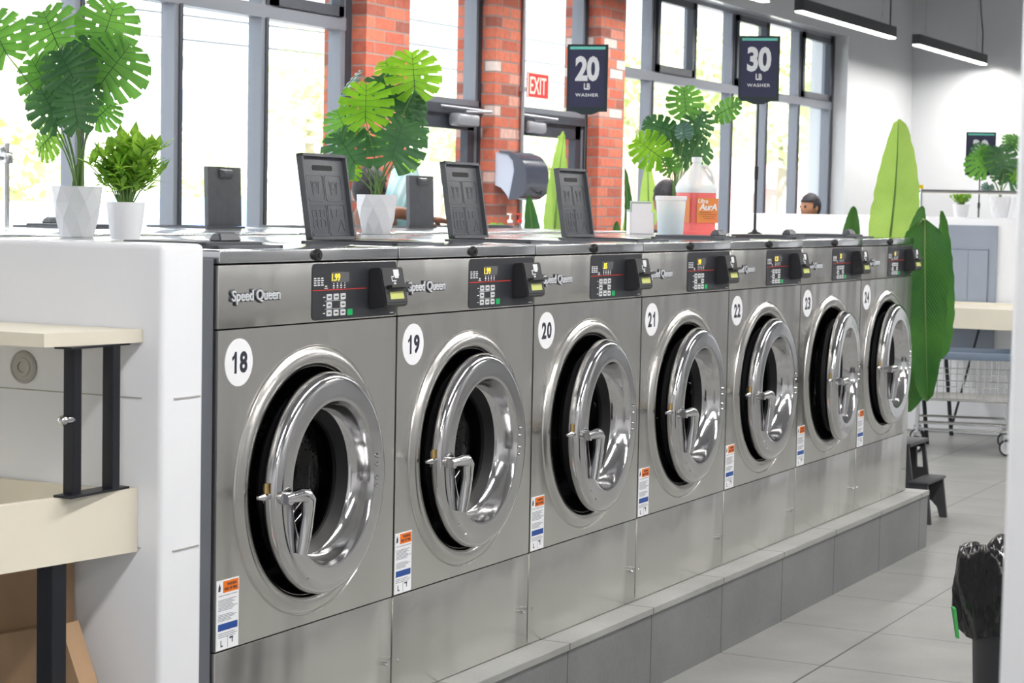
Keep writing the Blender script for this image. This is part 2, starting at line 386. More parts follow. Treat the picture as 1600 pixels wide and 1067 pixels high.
# windows
def window(name, x0, x1, muls, zt=2.45, ztop=3.05, lower=(), awn=()):
    root = empty(name, ((x0+x1)/2, 3.4, .25)); root['kind'] = 'structure'
    f = MB(); g = MB(); c = V(((x0+x1)/2, 3.4, .25)); t = .030; Y0, Y1 = 3.38, 3.46
    f.box(x0, x0+.1, Y0, Y1, .25, 3.1); f.box(x1-.1, x1, Y0, Y1, .25, 3.1)
    f.box(x0, x1, Y0, Y1, ztop, 3.1); f.box(x0, x1, Y0, Y1, .25, .33); f.box(x0, x1, Y0-.005, Y1, zt-.035, zt+.035)
    for mx in muls: f.box(mx-t, mx+t, Y0, Y1, zt, ztop)
    for mx in (lower or muls): f.box(mx-t, mx+t, Y0, Y1, .33, zt)
    g.box(x0, x1, 3.43, 3.436, .25, 3.1)
    f.xf(Matrix.Translation(-c)); g.xf(Matrix.Translation(-c))
    f.build('window_frame', 'frame', root, smooth=False); g.build('window_pane', 'pane', root, smooth=False)
    dk = MB()  # dark strips paint shade onto the front right half of each mullion
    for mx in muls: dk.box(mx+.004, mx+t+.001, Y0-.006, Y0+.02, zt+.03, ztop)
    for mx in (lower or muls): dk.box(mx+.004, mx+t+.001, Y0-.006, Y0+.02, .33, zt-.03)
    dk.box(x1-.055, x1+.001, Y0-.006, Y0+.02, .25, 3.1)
    dk.xf(Matrix.Translation(-c)); dk.build('painted_shade_strip', 'frame_and_shade_dark', root, smooth=False)
    a = MB()
    for (p, q) in awn:
        for bx in ((p, p+.05, zt+.035, ztop), (q-.05, q, zt+.035, ztop), (p, q, zt+.035, zt+.09), (p, q, ztop-.05, ztop)):
            a.box(bx[0], bx[1], Y0-.02, Y0+.03, bx[2], bx[3])
    if awn: a.xf(Matrix.Translation(-c)); a.build('awning_sash', 'frame_and_shade_dark', root, smooth=False)
    return root
w = window('window_1', -1.6, 5.98, [5.15-.73*i for i in range(9)], awn=[(5.2, 5.88)])
tag(w, 'tall grey-framed windows behind the monstera by the half wall', 'window')
ms = [10.15+.81*i for i in range(5)]
w = window('window_2', 9.44, 14.34, ms, lower=[10.15]+ms[2:], awn=[(10.2, 10.92), (11.82, 12.54), (13.44, 14.22)])
tag(w, 'wide grey-framed window wall between the last brick pillar and the white wall', 'window')
def glass_door(name, x0, x1, lab):
    c = V(((x0+x1)/2, 3.4, 0)); root = empty(name, c); tag(root, lab, 'door', kind='structure'); T = Matrix.Translation(-c)
    f = MB().box(x0, x0+.06, 3.385, 3.47, 0, 3.1).box(x1-.06, x1, 3.385, 3.47, 0, 3.1).box(x0, x1, 3.375, 3.47, 2.03, 2.12).box(x0, x1, 3.35, 3.48, 3.03, 3.1)
    f.xf(T).build('door_frame', 'frame', root, smooth=False)
    MB().box(x1-.03, x1, 3.375, 3.386, 0, 3.1).box(x0+.06, x1, 3.366, 3.376, 2.03, 2.085).xf(T).build('painted_shade_strip', 'frame_and_shade_dark', root, smooth=False)  # dark strips paint the same shade on jamb and transom
    l = MB().box(x0+.06, x0+.14, 3.39, 3.44, .02, 2.03).box(x1-.14, x1-.06, 3.39, 3.44, .02, 2.03).box(x0+.06, x1-.06, 3.39, 3.44, 1.94, 2.03).box(x0+.06, x1-.06, 3.39, 3.44, .02, .25)
    l.xf(T).build('door_leaf', 'frame_and_shade_dark', root, smooth=False)
    MB().box(x0+.05, x1-.05, 3.43, 3.436, .1, 3.05).xf(T).build('door_pane', 'pane', root, smooth=False)
    # closer with its arm
    q = x1-.42 if name == 'door_1' else x0+.22; yy = 3.29 if name == 'door_1' else 3.33
    MB().box(q, q+.26, yy, 3.375, 1.955, 2.03, .02).xf(T).build('door_closer', 'pipe', root)
    MB().tube([(q+.1, yy+.02, 2.04), (q+.3, yy-.05, 2.05)], .010).tube([(q+.3, yy-.05, 2.05), (q-.1, 3.37, 2.07)], .008).xf(T).build('closer_arm', 'pipe', root)
    MB().tube([(x0+.1, 3.39, .95), (x0+.1, 3.33, .95), (x0+.1, 3.33, 1.25), (x0+.1, 3.39, 1.25)], .012).xf(T).build('door_handle', 'pipe', root)
glass_door('door_1', 6.45, 7.5, 'glass street door in a dark frame behind the raised lid of washer 20')
glass_door('door_2', 7.86, 9.03, 'glass street door under the EXIT sign')
# divider wall at the end of the washer row, plinth, filler
def panelled(name, x0, x1, y0, y1, z1, joints, lab, cat):
    o = struct(name, MB().box(x0, x1, y0, y1, 0, z1, .012, 3), 'white_panel', lab, cat); return o
panelled('wall_divider', -.19, -.045, .0, 3.2, 1.392, (), 'white panelled half wall closing the near end of the washer row', 'wall')
g = MB()
for z in (.452, .768, 1.077): g.box(-.192, -.188, .05, 3.1, z-.0012, z+.0012)
for z in (.76, 1.075): g.box(-.15, -.06, -.002, .002, z-.0015, z+.0015)
struct('trim_1', g, 'disc_grey', 'thin panel joints on the white half wall', 'trim', smooth=False)
struct('trim_2', MB().box(-.045, -.002, .008, 2.28, 0, 1.36, .002), 'darkgrey', 'dark grey filler strip beside washer 18', 'trim', smooth=False)
struct('wall_plinth', MB().box(-.045, 5.315, -.084, 2.36, 0, ZP-.022), 'plinth', 'grey tiled plinth under the row of washers', 'plinth', smooth=False)
struct('trim_3', MB().box(-.045, 5.32, -.09, 2.365, ZP-.022, ZP-.001, .002), 'capt', 'pale stone cap along the top of the plinth', 'trim', smooth=False)
# second bulkhead
panelled('wall_bulkhead', 10.05, 10.2, -1.6, 2.62, 1.467, (), 'white half wall at the end of the second washer island', 'wall')
# foreground column
struct('wall_column', MB().box(-1.52, -1.36, -2.7, -2.025, 0, 4.0, .01, 3), 'white_panel', 'blurred white column edge at the picture side', 'column')

# ------------------------------------------------------------------ washers
PW = .742; DEP = 1.02
def panel_with_hole(x0, x1, z0, z1, cx, cz, r, y, n=96):
    b = bmesh.new(); inner = []; outer = []
    angs = sorted([2*pi*i/n for i in range(n)]+[math.atan2(z-cz, x-cx) % (2*pi) for x in (x0, x1) for z in (z0, z1)])
    for a in angs:
        c, s_ = cos(a), sin(a)
        t = min((x1-cx)/c if c > 1e-9 else 1e9, (x0-cx)/c if c < -1e-9 else 1e9, (z1-cz)/s_ if s_ > 1e-9 else 1e9, (z0-cz)/s_ if s_ < -1e-9 else 1e9)
        inner.append(b.verts.new((cx+r*c, y, cz+r*s_))); outer.append(b.verts.new((cx+t*c, y, cz+t*s_)))
    k = len(angs)
    for i in range(k):
        j = (i+1) % k; b.faces.new((inner[i], inner[j], outer[j], outer[i]))
    # rim returned to the back
    e = [ed for ed in b.edges if len(ed.link_faces) == 1]
    g = bmesh.ops.extrude_edge_only(b, edges=e)['geom']
    for v in g:
        if isinstance(v, bmesh.types.BMVert): v.co.y += .02
    return b
def make_washer():
    r = empty('washing_machine')
    x0, x1 = .004, .004+PW; zb = ZP
    m = MB().box(x0+.004, x1-.004, .03, DEP, zb, 1.345, .004)
    # the cabinet is an open shell in front of the drum: cut by building it as side, back and floor
    m.b.free(); m.b = bmesh.new()
    m.box(x0+.002, x0+.012, .02, DEP, zb, 1.345).box(x1-.012, x1-.002, .02, DEP, zb, 1.345).box(x0+.002, x1-.002, DEP-.01, DEP, zb, 1.345).box(x0+.002, x1-.002, .02, DEP, zb, zb+.01)
    m.build('cabinet', 'bodygrey', r, smooth=False)
    MB().box(x0, x1, -.003, DEP, 1.3495, 1.378, .0035, 3).build('top', 'steel_top', r)
    MB().box(x0, x1, .0, .02, 1.2105, 1.346, .0015).build('control_panel', 'steel', r)
    MB().box(x0, x1, .0, .02, zb+.001, .5158, .0015).build('lower_panel', 'steel', r)
    o = MB(); o.b.free(); o.b = panel_with_hole(x0, x1, .5188, 1.2075, .3765, .8488, .262, .0)
    o.build('front_panel', 'steel', r, recalc=True)
    prof = [(.3105, .0002), (.309, -.0035), (.3055, -.001), (.303, -.0025), (.298, -.008), (.288, -.0125), (.275, -.0125), (.266, -.008), (.2625, .0), (.2605, .03)]
    MB().lathe(prof, (.3765, 0, .8488), n=96).build('door_surround', 'steel_flange', r)
    tub = MB().lathe([(.262, .002), (.258, .03), (.247, .04), (.243, .055), (.236, .06), (.228, .075), (.226, .13), (.29, .135), (.31, .14)], (.3765, 0, .8488), n=64)
    tub.build('tub_gasket', 'rubber', r)
    MB().lathe([(.229, .12), (.285, .135), (.288, .5), (.05, .53), (.0001, .53)], (.3765, 0, .8488), n=64).build('drum', 'drum', r)
    lk = MB().lathe([(.0001, -.014), (.006, -.014), (.0065, -.010), (.012, -.010), (.014, -.006), (.014, .0)], (.3765, -.003, 1.3635), n=20)
    lk.build('lid_lock', 'black', r)
    for sx, sz in ((.725, .354), (.028, .354)):
        MB().lathe([(.0001, -.004), (.004, -.003), (.005, .0)], (sx, 0, sz), n=10).build('screw', 'chrome', r)
    # control overlay
    ov = MB().prism(rrect(.366, .741, 1.214, 1.3435, .012), -.0018, 0).build('control_overlay', 'overlay', r, smooth=False)
    MB().box(.366, .60, -.0024, -.0018, 1.2815, 1.2832).build('red_stripe', 'red_ink', ov, smooth=False)
    MB().prism(rrect(.445, .522, 1.299, 1.323, .002), -.0028, -.0018).build('display_window', 'screen_dark', ov, smooth=False)
    # keys
    for kx in (.436, .466, .496):
        for kz in (1.266, 1.2475, 1.229):
            if kx == .466 and kz == 1.2475: continue
            k = MB().prism(rrect(kx-.0108, kx+.0108, kz-.007, kz+.007, .002), -.0032, -.0018).build('key', 'key', ov, smooth=False)
            MB().box(kx-.006, kx+.006, -.0036, -.0032, kz-.0015, kz+.0015).build('key_mark', 'key_ink', k, smooth=False) if False else None
    MB().prism(rrect(.5155, .5375, 1.221, 1.2355, .002), -.0034, -.0018).build('start_key', 'green_key', ov, smooth=False)
    ink = MB()
    for kx in (.436, .466, .496):
        for kz in (1.266, 1.2475, 1.229):
            if kx == .466 and kz == 1.2475: continue
            ink.box(kx-.006, kx+.006, -.0036, -.0032, kz-.0016, kz+.0016)
    ink.build('key_marks', 'key_ink', ov, smooth=False)
    wi = MB()
    for q, ux in enumerate((.377, .392, .407)):
        for j in range(4): wi.box(ux-.0055, ux+.0055-(j % 2)*.002, -.0023, -.0018, 1.293+j*.0052, 1.2957+j*.0052)
    for ux in (.456, .472, .488, .504):
        wi.box(ux-.003, ux+.003, -.0023, -.0018, 1.2855, 1.2872).box(ux-.0025, ux+.0025, -.0023, -.0018, 1.2896, 1.2935).lathe([(.0001, -.0023), (.0016, -.0023), (.0016, -.0018)], (ux, 0, 1.2967), n=8)
    wi.box(.416, .43, -.0023, -.0018, 1.2855, 1.2872).box(.419, .427, -.0023, -.0018, 1.2894, 1.2925)
    for kz in (1.257, 1.2385): wi.box(.42, .50, -.0023, -.0018, kz-.0004, kz+.0004)
    for kz in (1.266, 1.2475, 1.229): wi.box(.411, .42, -.0023, -.0018, kz-.001, kz+.001)
    wi.box(.712, .73, -.0023, -.0018, 1.219, 1.2205)
    wi.build('panel_markings', 'white_ink', ov, smooth=False)
    # card reader
    rx0, rx1 = .612, .716
    rd = MB().prism([(-.0018, 1.232), (-.0018, 1.328), (-.034, 1.331), (-.052, 1.246), (-.047, 1.238)], rx0, rx1, 'x')
    bmesh.ops.bevel(rd.b, geom=list(rd.b.edges), offset=.003, segments=2, affect='EDGES')
    rd = rd.build('card_reader', 'reader', r)
    n_ = V((0, -.085, -.018)).normalized()   # front plate direction helper
    def onplate(s, t, h=0.0):      # s across in x, t 0 top .. 1 bottom
        p = V((rx0+(rx1-rx0)*s, -.034-.018*t, 1.331-.085*t)); return p+V((0, -.978, .207))*h
    def plate(mb, s0, s1, t0, t1, h0, h1):
        mb.hexa([onplate(s0, t1, h0), onplate(s1, t1, h0), onplate(s1, t0, h0), onplate(s0, t0, h0)], [onplate(s0, t1, h1), onplate(s1, t1, h1), onplate(s1, t0, h1), onplate(s0, t0, h1)]); return mb
    plate(MB(), .12, .98, .50, .58, 0, .016).build('card_slot', 'black', rd, smooth=False)
    plate(MB(), .22, .82, .68, .88, 0, .0012).build('card_screen', 'lcd', rd, smooth=False)
    ic = MB(); plate(ic, .52, .76, .06, .24, 0, .0008); plate(ic, .56, .72, .22, .30, 0, .0008); plate(ic, .40, .52, .24, .27, 0, .0008); plate(ic, .40, .43, .24, .38, 0, .0008)
    plate(ic, .40, .60, .36, .39, 0, .0008); plate(ic, .47, .57, .42, .47, 0, .0008)
    ic.build('card_icon', 'white_ink', rd, smooth=False)
    # badge
    MB().text('Speed Queen', .137, 1.2765, .189, .036, -.0005, .004, .05, .95).build('badge_outline', 'badge_edge', r, smooth=False)
    MB().text('Speed Queen', .137, 1.2765, .184, .031, -.0045, .0025, .016, .95).build('brand_badge', 'badge', r, smooth=False)
    # number disc
    MB().lathe([(.0001, -.0012), (.0515, -.0012), (.0515, 0)], (.0805, 0, 1.1365), n=48).build('number_disc', 'decal', r, smooth=False)
    # warning label
    wl = MB().box(.0075, .0885, -.0012, 0, .5205, .6715).build('warning_label', 'decal', r, smooth=False)
    MB().box(.030, .0865, -.0016, -.0012, .6435, .6685).build('orange_header', 'orange', wl, smooth=False)
    MB().box(.012, .084, -.0016, -.0012, .562, .577).build('blue_bar', 'blue', wl, smooth=False)
    tx = MB().text('WARNING', .062, .661, .036, .0065, -.0016, .0003, .02).text('RISK OF FIRE', .058, .651, .046, .0065, -.0016, .0003, .02)
    tx.prism([(.012, .648), (.019, .648), (.021, .656), (.0165, .665), (.013, .657)], -.0016, -.0012)
    tx.box(.022, .030, -.0016, -.0012, .527, .530).box(.022, .0245, -.0016, -.0012, .527, .541).box(.055, .068, -.0016, -.0012, .541, .545).box(.064, .067, -.0016, -.0012, .532, .545)
    tx.build('warning_text', 'navy', wl, smooth=False)
    ln = MB(); rr = random.Random(2); z = .638
    while z > .582:
        if rr.random() > .12: ln.box(.0125, .0125+rr.uniform(.045, .072), -.0015, -.0012, z-.0006, z+.0006)
        z -= .0032
    for z in (.556, .552, .548): ln.box(.0125, .0125+rr.uniform(.05, .07), -.0015, -.0012, z-.0006, z+.0006)
    ln.build('fine_print', 'grey_ink', wl, smooth=False)
    MB().box(.0475, .0485, -.0015, -.0012, .523, .548).build('fine_rule', 'grey_ink', wl, smooth=False)
    # door, origin on the hinge
    H = V((.666, -.0075, .844))
    T = Matrix.Translation(-H); cx = .666-.274
    prof = [(.2405, .012), (.252, .006), (.2545, -.002), (.2545, -.014), (.252, -.022), (.246, -.0285), (.238, -.0325), (.228, -.034), (.205, -.031), (.196, -.0325), (.1885, -.031), (.1855, -.025), (.183, -.012), (.178, .008), (.170, .026), (.166, .029),
            (.168, .034), (.19, .032), (.225, .016)]
    d = MB().lathe(prof, (cx, H.y, H.z), n=96, closed=True).xf(T).build('door', 'chrome_door', r); d.location = H
    MB().lathe([(.146, .048), (.144, .075), (.136, .105), (.115, .125), (.07, .135), (.0001, .137)], (cx, H.y, H.z), n=64).xf(T).build('door_glass', 'door_glass', d)
    MB().lathe([(.167, .027), (.150, .046), (.145, .052), (.146, .07), (.17, .066), (.205, .052), (.222, .036), (.222, .02), (.190, .034), (.17, .036)], (cx, H.y, H.z), n=64, closed=True).xf(T).build('door_gasket', 'rubber', d)
    for z in (.886, .866, .834, .815): MB().lathe([(.0001, -.006), (.004, -.005), (.0058, .0)], (.592, -.040, z), n=12).xf(T).build('rivet', 'chrome', d)
    ya = -.056; ar = [(.142, ya, .8385), (.170, ya, .8385), (.205, ya-.002, .840), (.224, ya-.004, .838), (.236, ya-.005, .828), (.2365, ya-.003, .79), (.230, ya, .74), (.224, ya+.003, .706)]
    hd = MB().tube(ar, [.012, .013, .0155, .017, .017, .0145, .0135, .012], 14)
    hd.cyl((.158, H.y-.02, .8385), (.158, ya-.008, .8385), .015, .014, 16)
    hd.xf(T).build('door_handle', 'chrome', d)
    MB().cyl((.150, H.y-.012, .843), (.116, H.y-.008, .843), .0075, .006, 12).cyl((.119, H.y-.008, .843), (.1, H.y-.006, .843), .009, .004, 12).xf(T).build('latch_bolt', 'chrome', d)
    MB().cyl((.128, H.y-.010, .85), (.128, H.y-.010, .872), .006, .005, 10).xf(T).build('latch_pin', 'brass', d)
    for a in (200, 212): MB().lathe([(.0001, -.003), (.003, -.0025), (.004, .0)], (cx+.235*cos(RD(a+28)), H.y-.032, H.z+.235*sin(RD(a+28))), n=8).xf(T).build('screw', 'chrome', d)
    MB().box(.640, .668, -.004, .02, .80, .89, .003).build('hinge', 'steel_flange', r)
    MB().box(.104, .122, .003, .03, .815, .868, .003).build('strike_plate', 'chrome', r)
    # soap compartment frame and lid
    fr = MB().box(.072, .322, .05, .062, 1.3775, 1.385).box(.072, .322, .318, .327, 1.3775, 1.385).box(.072, .084, .05, .327, 1.3775, 1.385).box(.310, .322, .05, .327, 1.3775, 1.385).box(.08, .315, .06, .32, 1.3775, 1.3795)
    fr.build('soap_tray', 'lid', r, smooth=False)
    H2 = V((.197, .318, 1.386))
    KX = .87; L = MB().box(-.124, .124, -.235, 0, 0, .006, .002)           # plate
    L.box(-.124, -.116, -.235, 0, -.012, .001).box(.116, .124, -.235, 0, -.012, .001).box(-.124, .124, -.235, -.227, -.012, .001).box(-.124, .124, -.008, 0, -.012, .001)
    L.xf(Matrix.Diagonal((KX, .95, 1, 1)))
    lid = L.build('soap_lid', 'lid', r); lid.location = H2
    h = MB().hexa([(-.058, -.228, .005), (.058, -.228, .005), (.052, -.185, .005), (-.052, -.185, .005)], [(-.046, -.216, .028), (.046, -.216, .028), (.042, -.198, .028), (-.042, -.198, .028)])
    bmesh.ops.bevel(h.b, geom=list(h.b.edges), offset=.005, segments=3, affect='EDGES'); h.xf(Matrix.Diagonal((.75, .95, 1, 1))).build('lid_handle', 'lid', lid)
    MB().prism(rrect(-.055, .055, -.205, -.191, .007), -.0012, 0.0, 'z').xf(Matrix.Diagonal((KX, .95, 1, 1))).build('grip_slot', 'rubber', lid, smooth=False)
    e = MB()
    def outline(P, z0=-.0016):
        n = len(P)
        for i in range(n):
            a = V((*P[i], 0)); b_ = V((*P[(i+1) % n], 0)); d_ = (b_-a)
            if d_.length < 1e-6: continue
            w_ = V((-d_.y, d_.x, 0)).normalized()*.0009
            e.hexa([(a+w_)+V((0, 0, z0)), (a-w_)+V((0, 0, z0)), (b_-w_)+V((0, 0, z0)), (b_+w_)+V((0, 0, z0))], [a+w_, a-w_, b_-w_, b_+w_])
    for X0, X1, Y0, Y1 in ((-.095, -.004, -.178, -.108), (.004, .095, -.178, -.108), (-.095, -.004, -.098, -.014), (.004, .095, -.098, -.014)): outline(rrect(X0, X1, Y0, Y1, .01, 3))
    for X_ in (-.05, .05): outline([(X_-.022, -.160), (X_-.014, -.125), (X_+.014, -.125), (X_+.022, -.160)]); outline(rrect(X_-.012, X_+.012, -.156, -.140, .004, 2))
    for X_ in (-.072, -.05, -.028):
        for Y_ in (-.072, -.045): outline(rrect(X_-.011, X_+.011, Y_-.012, Y_+.012, .009, 3))
    outline([(.02, -.085), (.026, -.062), (.048, -.062), (.054, -.085)]); outline([(.05, -.022), (.072, -.055), (.088, -.022)])
    e.xf(Matrix.Diagonal((KX, .95, 1, 1))).build('embossed_marks', 'lid_line', lid, smooth=False)
    return r
proto = make_washer()
OPEN = {19: 1, 20: 1, 21: 1}
ANG = [2.6, 2.0, 4.9, 3.5, 2.2, 7.0, 3.4]
WLAB = {18: 'stainless front-load washer numbered 18 beside the white half wall', 19: 'stainless front-load washer numbered 19 on a white disc', 20: 'stainless front-load washer numbered 20 on a white disc',
        21: 'stainless front-load washer numbered 21 on a white disc, white cup and pink jug above it', 22: 'stainless front-load washer numbered 22 on a white disc',
        23: 'stainless front-load washer numbered 23, its round door swung widest open', 24: 'stainless front-load washer numbered 24 at the plant end of the row'}
def child(o, n):
    for c in bpy.data.objects:
        if c.parent == o and c.name.split('.')[0] == n: return c
DISP = {18: '1.99', 19: '1.99', 20: '.85', 21: '.99', 22: '1.21', 23: '21', 24: '11'}
rear = []
for k in range(7):
    c = copy_tree(proto); rear.append(c)
for i in range(7):
    n = 18+i
    o = proto if i == 0 else copy_tree(proto)
    o.location = (i*.75, 0, 0)
    tag(o, WLAB[n]+('' if n in (18, 21, 23, 24) else (', soap lid raised on its top' if n in OPEN else ', soap lid shut on its top')), 'washing machine', 'numbered front-load washers in a row')
for i, o in enumerate([proto]+[x for x in bpy.data.objects if x.name.startswith('washing_machine.') and x not in rear]):
    n = 18+int(round(o.location.x/.75))
    child(o, 'door').rotation_euler.z = RD(ANG[n-18])
    if n in OPEN: child(o, 'soap_lid').rotation_euler.x = RD(-99)
    ds = child(o, 'number_disc')
    MB().digits(str(n), .0805, 1.1365, .066, .047, -.0012).build('number', 'navy', ds, smooth=False)
    ov = child(o, 'control_overlay')
    MB().text(DISP[n], .464, 1.311, None, .017, -.0028, .0004, .01).build('display_digits', 'amber', ov, smooth=False)
for k, o in enumerate(rear):
    o.location = (k*.75+.75, 2.28, 0); o.rotation_euler.z = pi
    if k in (3, 4, 5):
        child(o, 'soap_lid').rotation_euler.x = RD(-88)
        tag(o, {3: 'rear-row washer whose raised lid stands up between the half wall and washer 19 lid', 4: 'rear-row washer whose raised lid shows just behind the washer 19 lid', 5: 'rear-row washer whose raised lid stands beside the faceted pot plant'}[k], 'washing machine', 'washers of the rear row')
    else: tag(o, 'steel washer of the rear row facing the windows, its soap lid shut', 'washing machine', 'washers of the rear row')

# ------------------------------------------------------------------ potted plants
def leaf_frame(base, tip, nrm):
    y = (tip-base).normalized(); n = (nrm-nrm.dot(y)*y).normalized(); x = y.cross(n)
    return x, y, n
def monstera_leaf(mb, base, tip, hw, nrm, curl=.12, slits=7, seed=0, back=.32, vein=None):
    """heart shaped blade with slits; base = where the stalk joins, tip = leaf tip, hw = half width"""
    base = V(base); tip = V(tip); L = (tip-base).length; x, y, n = leaf_frame(base, tip, V(nrm)); rr = random.Random(seed)
    NU, NV = slits*6, 12
    ph = rr.random()*.5
    def pt(u, v, s):
        # vein direction: backwards at the base, forwards at the tip
        ang = RD(-58+122*u**.9); r = hw*(.96*(sin(pi*min(1, (u*.82+.17)))**.62))*(1-.0*u)
        if u > .8: r *= 1-((u-.8)/.2)**2*.55
        lx = s*cos(ang)*r*v*1.03; ly = u*L*.86+sin(ang)*r*v*.78
        ly = min(ly, L)
        z = -curl*L*((lx/hw)**2)*.55-curl*L*((ly/L)**2)*.8 + .02*L*sin(u*slits*2*pi)*v
        return base+x*lx+y*ly+n*z
    for s in (-1, 1):
        G = [[mb.b.verts.new(pt(i/NU, j/NV, s)) for j in range(NV+1)] for i in range(NU+1)]
        off = rr.randrange(3)
        for i in range(NU):
            u = (i+.5)/NU; ph_ = (i+off) % 6; hsh = abs(sin((i//6)*12.9+s*4.1+seed))
            for j in range(NV):
                v = (j+.5)/NV
                if (ph_ == 0 and v > .40+.14*hsh or ph_ == 1 and v > .80+.1*hsh) and .05 < u < .97: continue
                if ph_ in (3, 4) and j == 3 and .12 < u < .72 and (i//6) % 2 == 0: continue
                f = (G[i][j], G[i+1][j], G[i+1][j+1], G[i][j+1])
                try: mb.b.faces.new(f if s > 0 else f[::-1])
                except ValueError: pass
    if vein is not None:
        vein.tube([base+n*.0015+y*(L*t*.9)+n*(-curl*L*(t*.9)**2*.8) for t in (0, .25, .5, .75, 1)], [.0016, .0014, .001, .0008, .0004], 5)
        for i in range(1, slits):
            u = i/slits
            for s in (-1, 1): vein.tube([pt(u-.04, v, s)+n*.0012 for v in (0.0, .3, .6, .9)], [.0008, .0006, .0005, .0003], 4)
def stalk(mb, a, b, sag=.1, r=.0022):
    a = V(a); b = V(b); pts = []
    for i in range(9):
        t = i/8; p = a.lerp(b, t); p = V((a.x+(b.x-a.x)*t**1.6, a.y+(b.y-a.y)*t**1.6, a.z+(b.z-a.z)*t)); pts.append(p)
    mb.tube(pts, [r*(1.25-.5*i/8) for i in range(9)], 6)
def facet_pot(root, rt, rb, h):
    """white pot with a diamond facet pattern"""
    n = 9; b = bmesh.new(); rows = []
    for j, t in enumerate((0, .36, .68, 1)):
        r = (rb+(rt-rb)*t)*(1, 1.06, 1.05, 1)[j]
        rows.append([b.verts.new((r*cos(2*pi*(i+.5*(j % 2))/n), r*sin(2*pi*(i+.5*(j % 2))/n), t*h)) for i in range(n)])
    for j, (A, B) in enumerate(zip(rows, rows[1:])):
        for i in range(n):
            i2 = (i+1) % n
            if j % 2 == 0: b.faces.new((A[i], A[i2], B[i])); b.faces.new((A[i2], B[i2], B[i]))
            else: b.faces.new((A[i], A[i2], B[i2])); b.faces.new((A[i], B[i2], B[i]))
    b.faces.new(rows[0][::-1])
    inner = [b.verts.new((v.co.x*.94, v.co.y*.94, h)) for v in rows[3]]; low = [b.verts.new((v.co.x*.9, v.co.y*.9, h*.86)) for v in rows[3]]
    for i in range(n):
        i2 = (i+1) % n; b.faces.new((rows[3][i], rows[3][i2], inner[i2], inner[i])); b.faces.new((inner[i], inner[i2], low[i2], low[i]))
    b.faces.new(low)
    m = MB(); m.b.free(); m.b = b; m.build('plant_pot', 'pot', root, smooth=False)
    MB().lathe([(.0001, h*.875), (rt*.88, h*.87)], n=20, axis='z').build('soil', 'soil', root)
CAMDIR = -AF
def monstera(px, py, d, potw, poth, leaves, label, group='faux monstera plants', zbase=1.379, rb=.66):
    p = at(px, py, d); t = (zbase-CAM_LOC.z)/(p.z-CAM_LOC.z) if abs(p.z-CAM_LOC.z) > .03 else 1
    base = V((p.x, p.y, zbase)); root = empty('potted_monstera', base); tag(root, label, 'potted plant', group)
    facet_pot(root, potw/2, potw/2*rb, poth)
    st = MB(); top = V((0, 0, poth*.87))
    dd = (base-CAM_LOC).dot(AF)
    for i, lf in enumerate(leaves):
        bx, by, tx, ty, hw, ma, dz, nx = lf[:8]
        B = at(bx, by, dd+dz)-base; T = at(tx, ty, dd+dz+(lf[8] if len(lf) > 8 else 0))-base
        nn = (CAMDIR+nx*AR*.9+AU*.35).normalized()
        vm = MB(); mb = MB(); monstera_leaf(mb, B, T, 1.12*hw*dd/FPX, nn, .13, seed=i*7+int(px), vein=vm)
        l = mb.build('leaf', ma, root, recalc=False, angle=80)
        vm.build('leaf_veins', 'vein', l)
        a = rnd.random()*6.28; s0 = top+V((cos(a), sin(a), 0))*potw*.12*rnd.random()
        stalk(st, s0, B)
    st.build('stems', 'stem', root)
    return root
L_, D_, B_, U_ = 'leaf', 'leaf_dark', 'leaf_bright', 'leaf_blue'
monstera(120, 371, 5.35, .134, .134, [
    (10, 84, -24, 14, 44, L_, .02, -.2), (92, 74, 62, 8, 48, L_, .10, -.2), (160, 66, 182, -6, 48, L_, .08, .2), (160, 128, 208, 62, 54, L_, -.04, .3),
    (118, 128, 86, 70, 42, D_, -.06, -.1), (84, 152, 42, 82, 42, L_, .06, -.3), (92, 190, 58, 130, 38, D_, -.03, -.2), (86, 208, 52, 238, 34, B_, .05, -.4, .04),
    (122, 198, 108, 112, 32, D_, -.12, .1), (150, 186, 182, 156, 30, L_, .06, .5), (140, 120, 150, 50, 40, D_, .02, .2), (80, 130, 40, 120, 34, L_, .12, -.5), (130, 150, 150, 96, 36, D_, .0, .2)],
    'largest monstera in a faceted white pot on the washer top beside the half wall')
monstera(588, 367, 6.95, .146, .134, [
    (648, 140, 644, 72, 42, B_, -.02, .2), (612, 118, 600, 92, 22, B_, .12, -.2), (571, 188, 572, 122, 40, B_, -.12, -.1), (534, 148, 566, 98, 15, U_, .0, -1.4, .05),
    (604, 165, 590, 112, 36, D_, .04, 0), (612, 250, 634, 178, 44, D_, -.06, .2), (545, 212, 522, 166, 32, L_, .0, -.4), (556, 256, 520, 200, 40, D_, -.04, -.3),
    (540, 262, 538, 282, 26, B_, .06, -.3), (655, 190, 660, 130, 20, D_, .05, 1.3), (632, 246, 655, 262, 18, B_, .08, .4), (632, 176, 640, 144, 30, D_, .03, .3), (585, 215, 590, 240, 26, L_, .1, 0), (640, 220, 648, 170, 32, D_, .08, .8)],
    'monstera in a faceted white pot between the raised soap lids of washers 19 and 20')
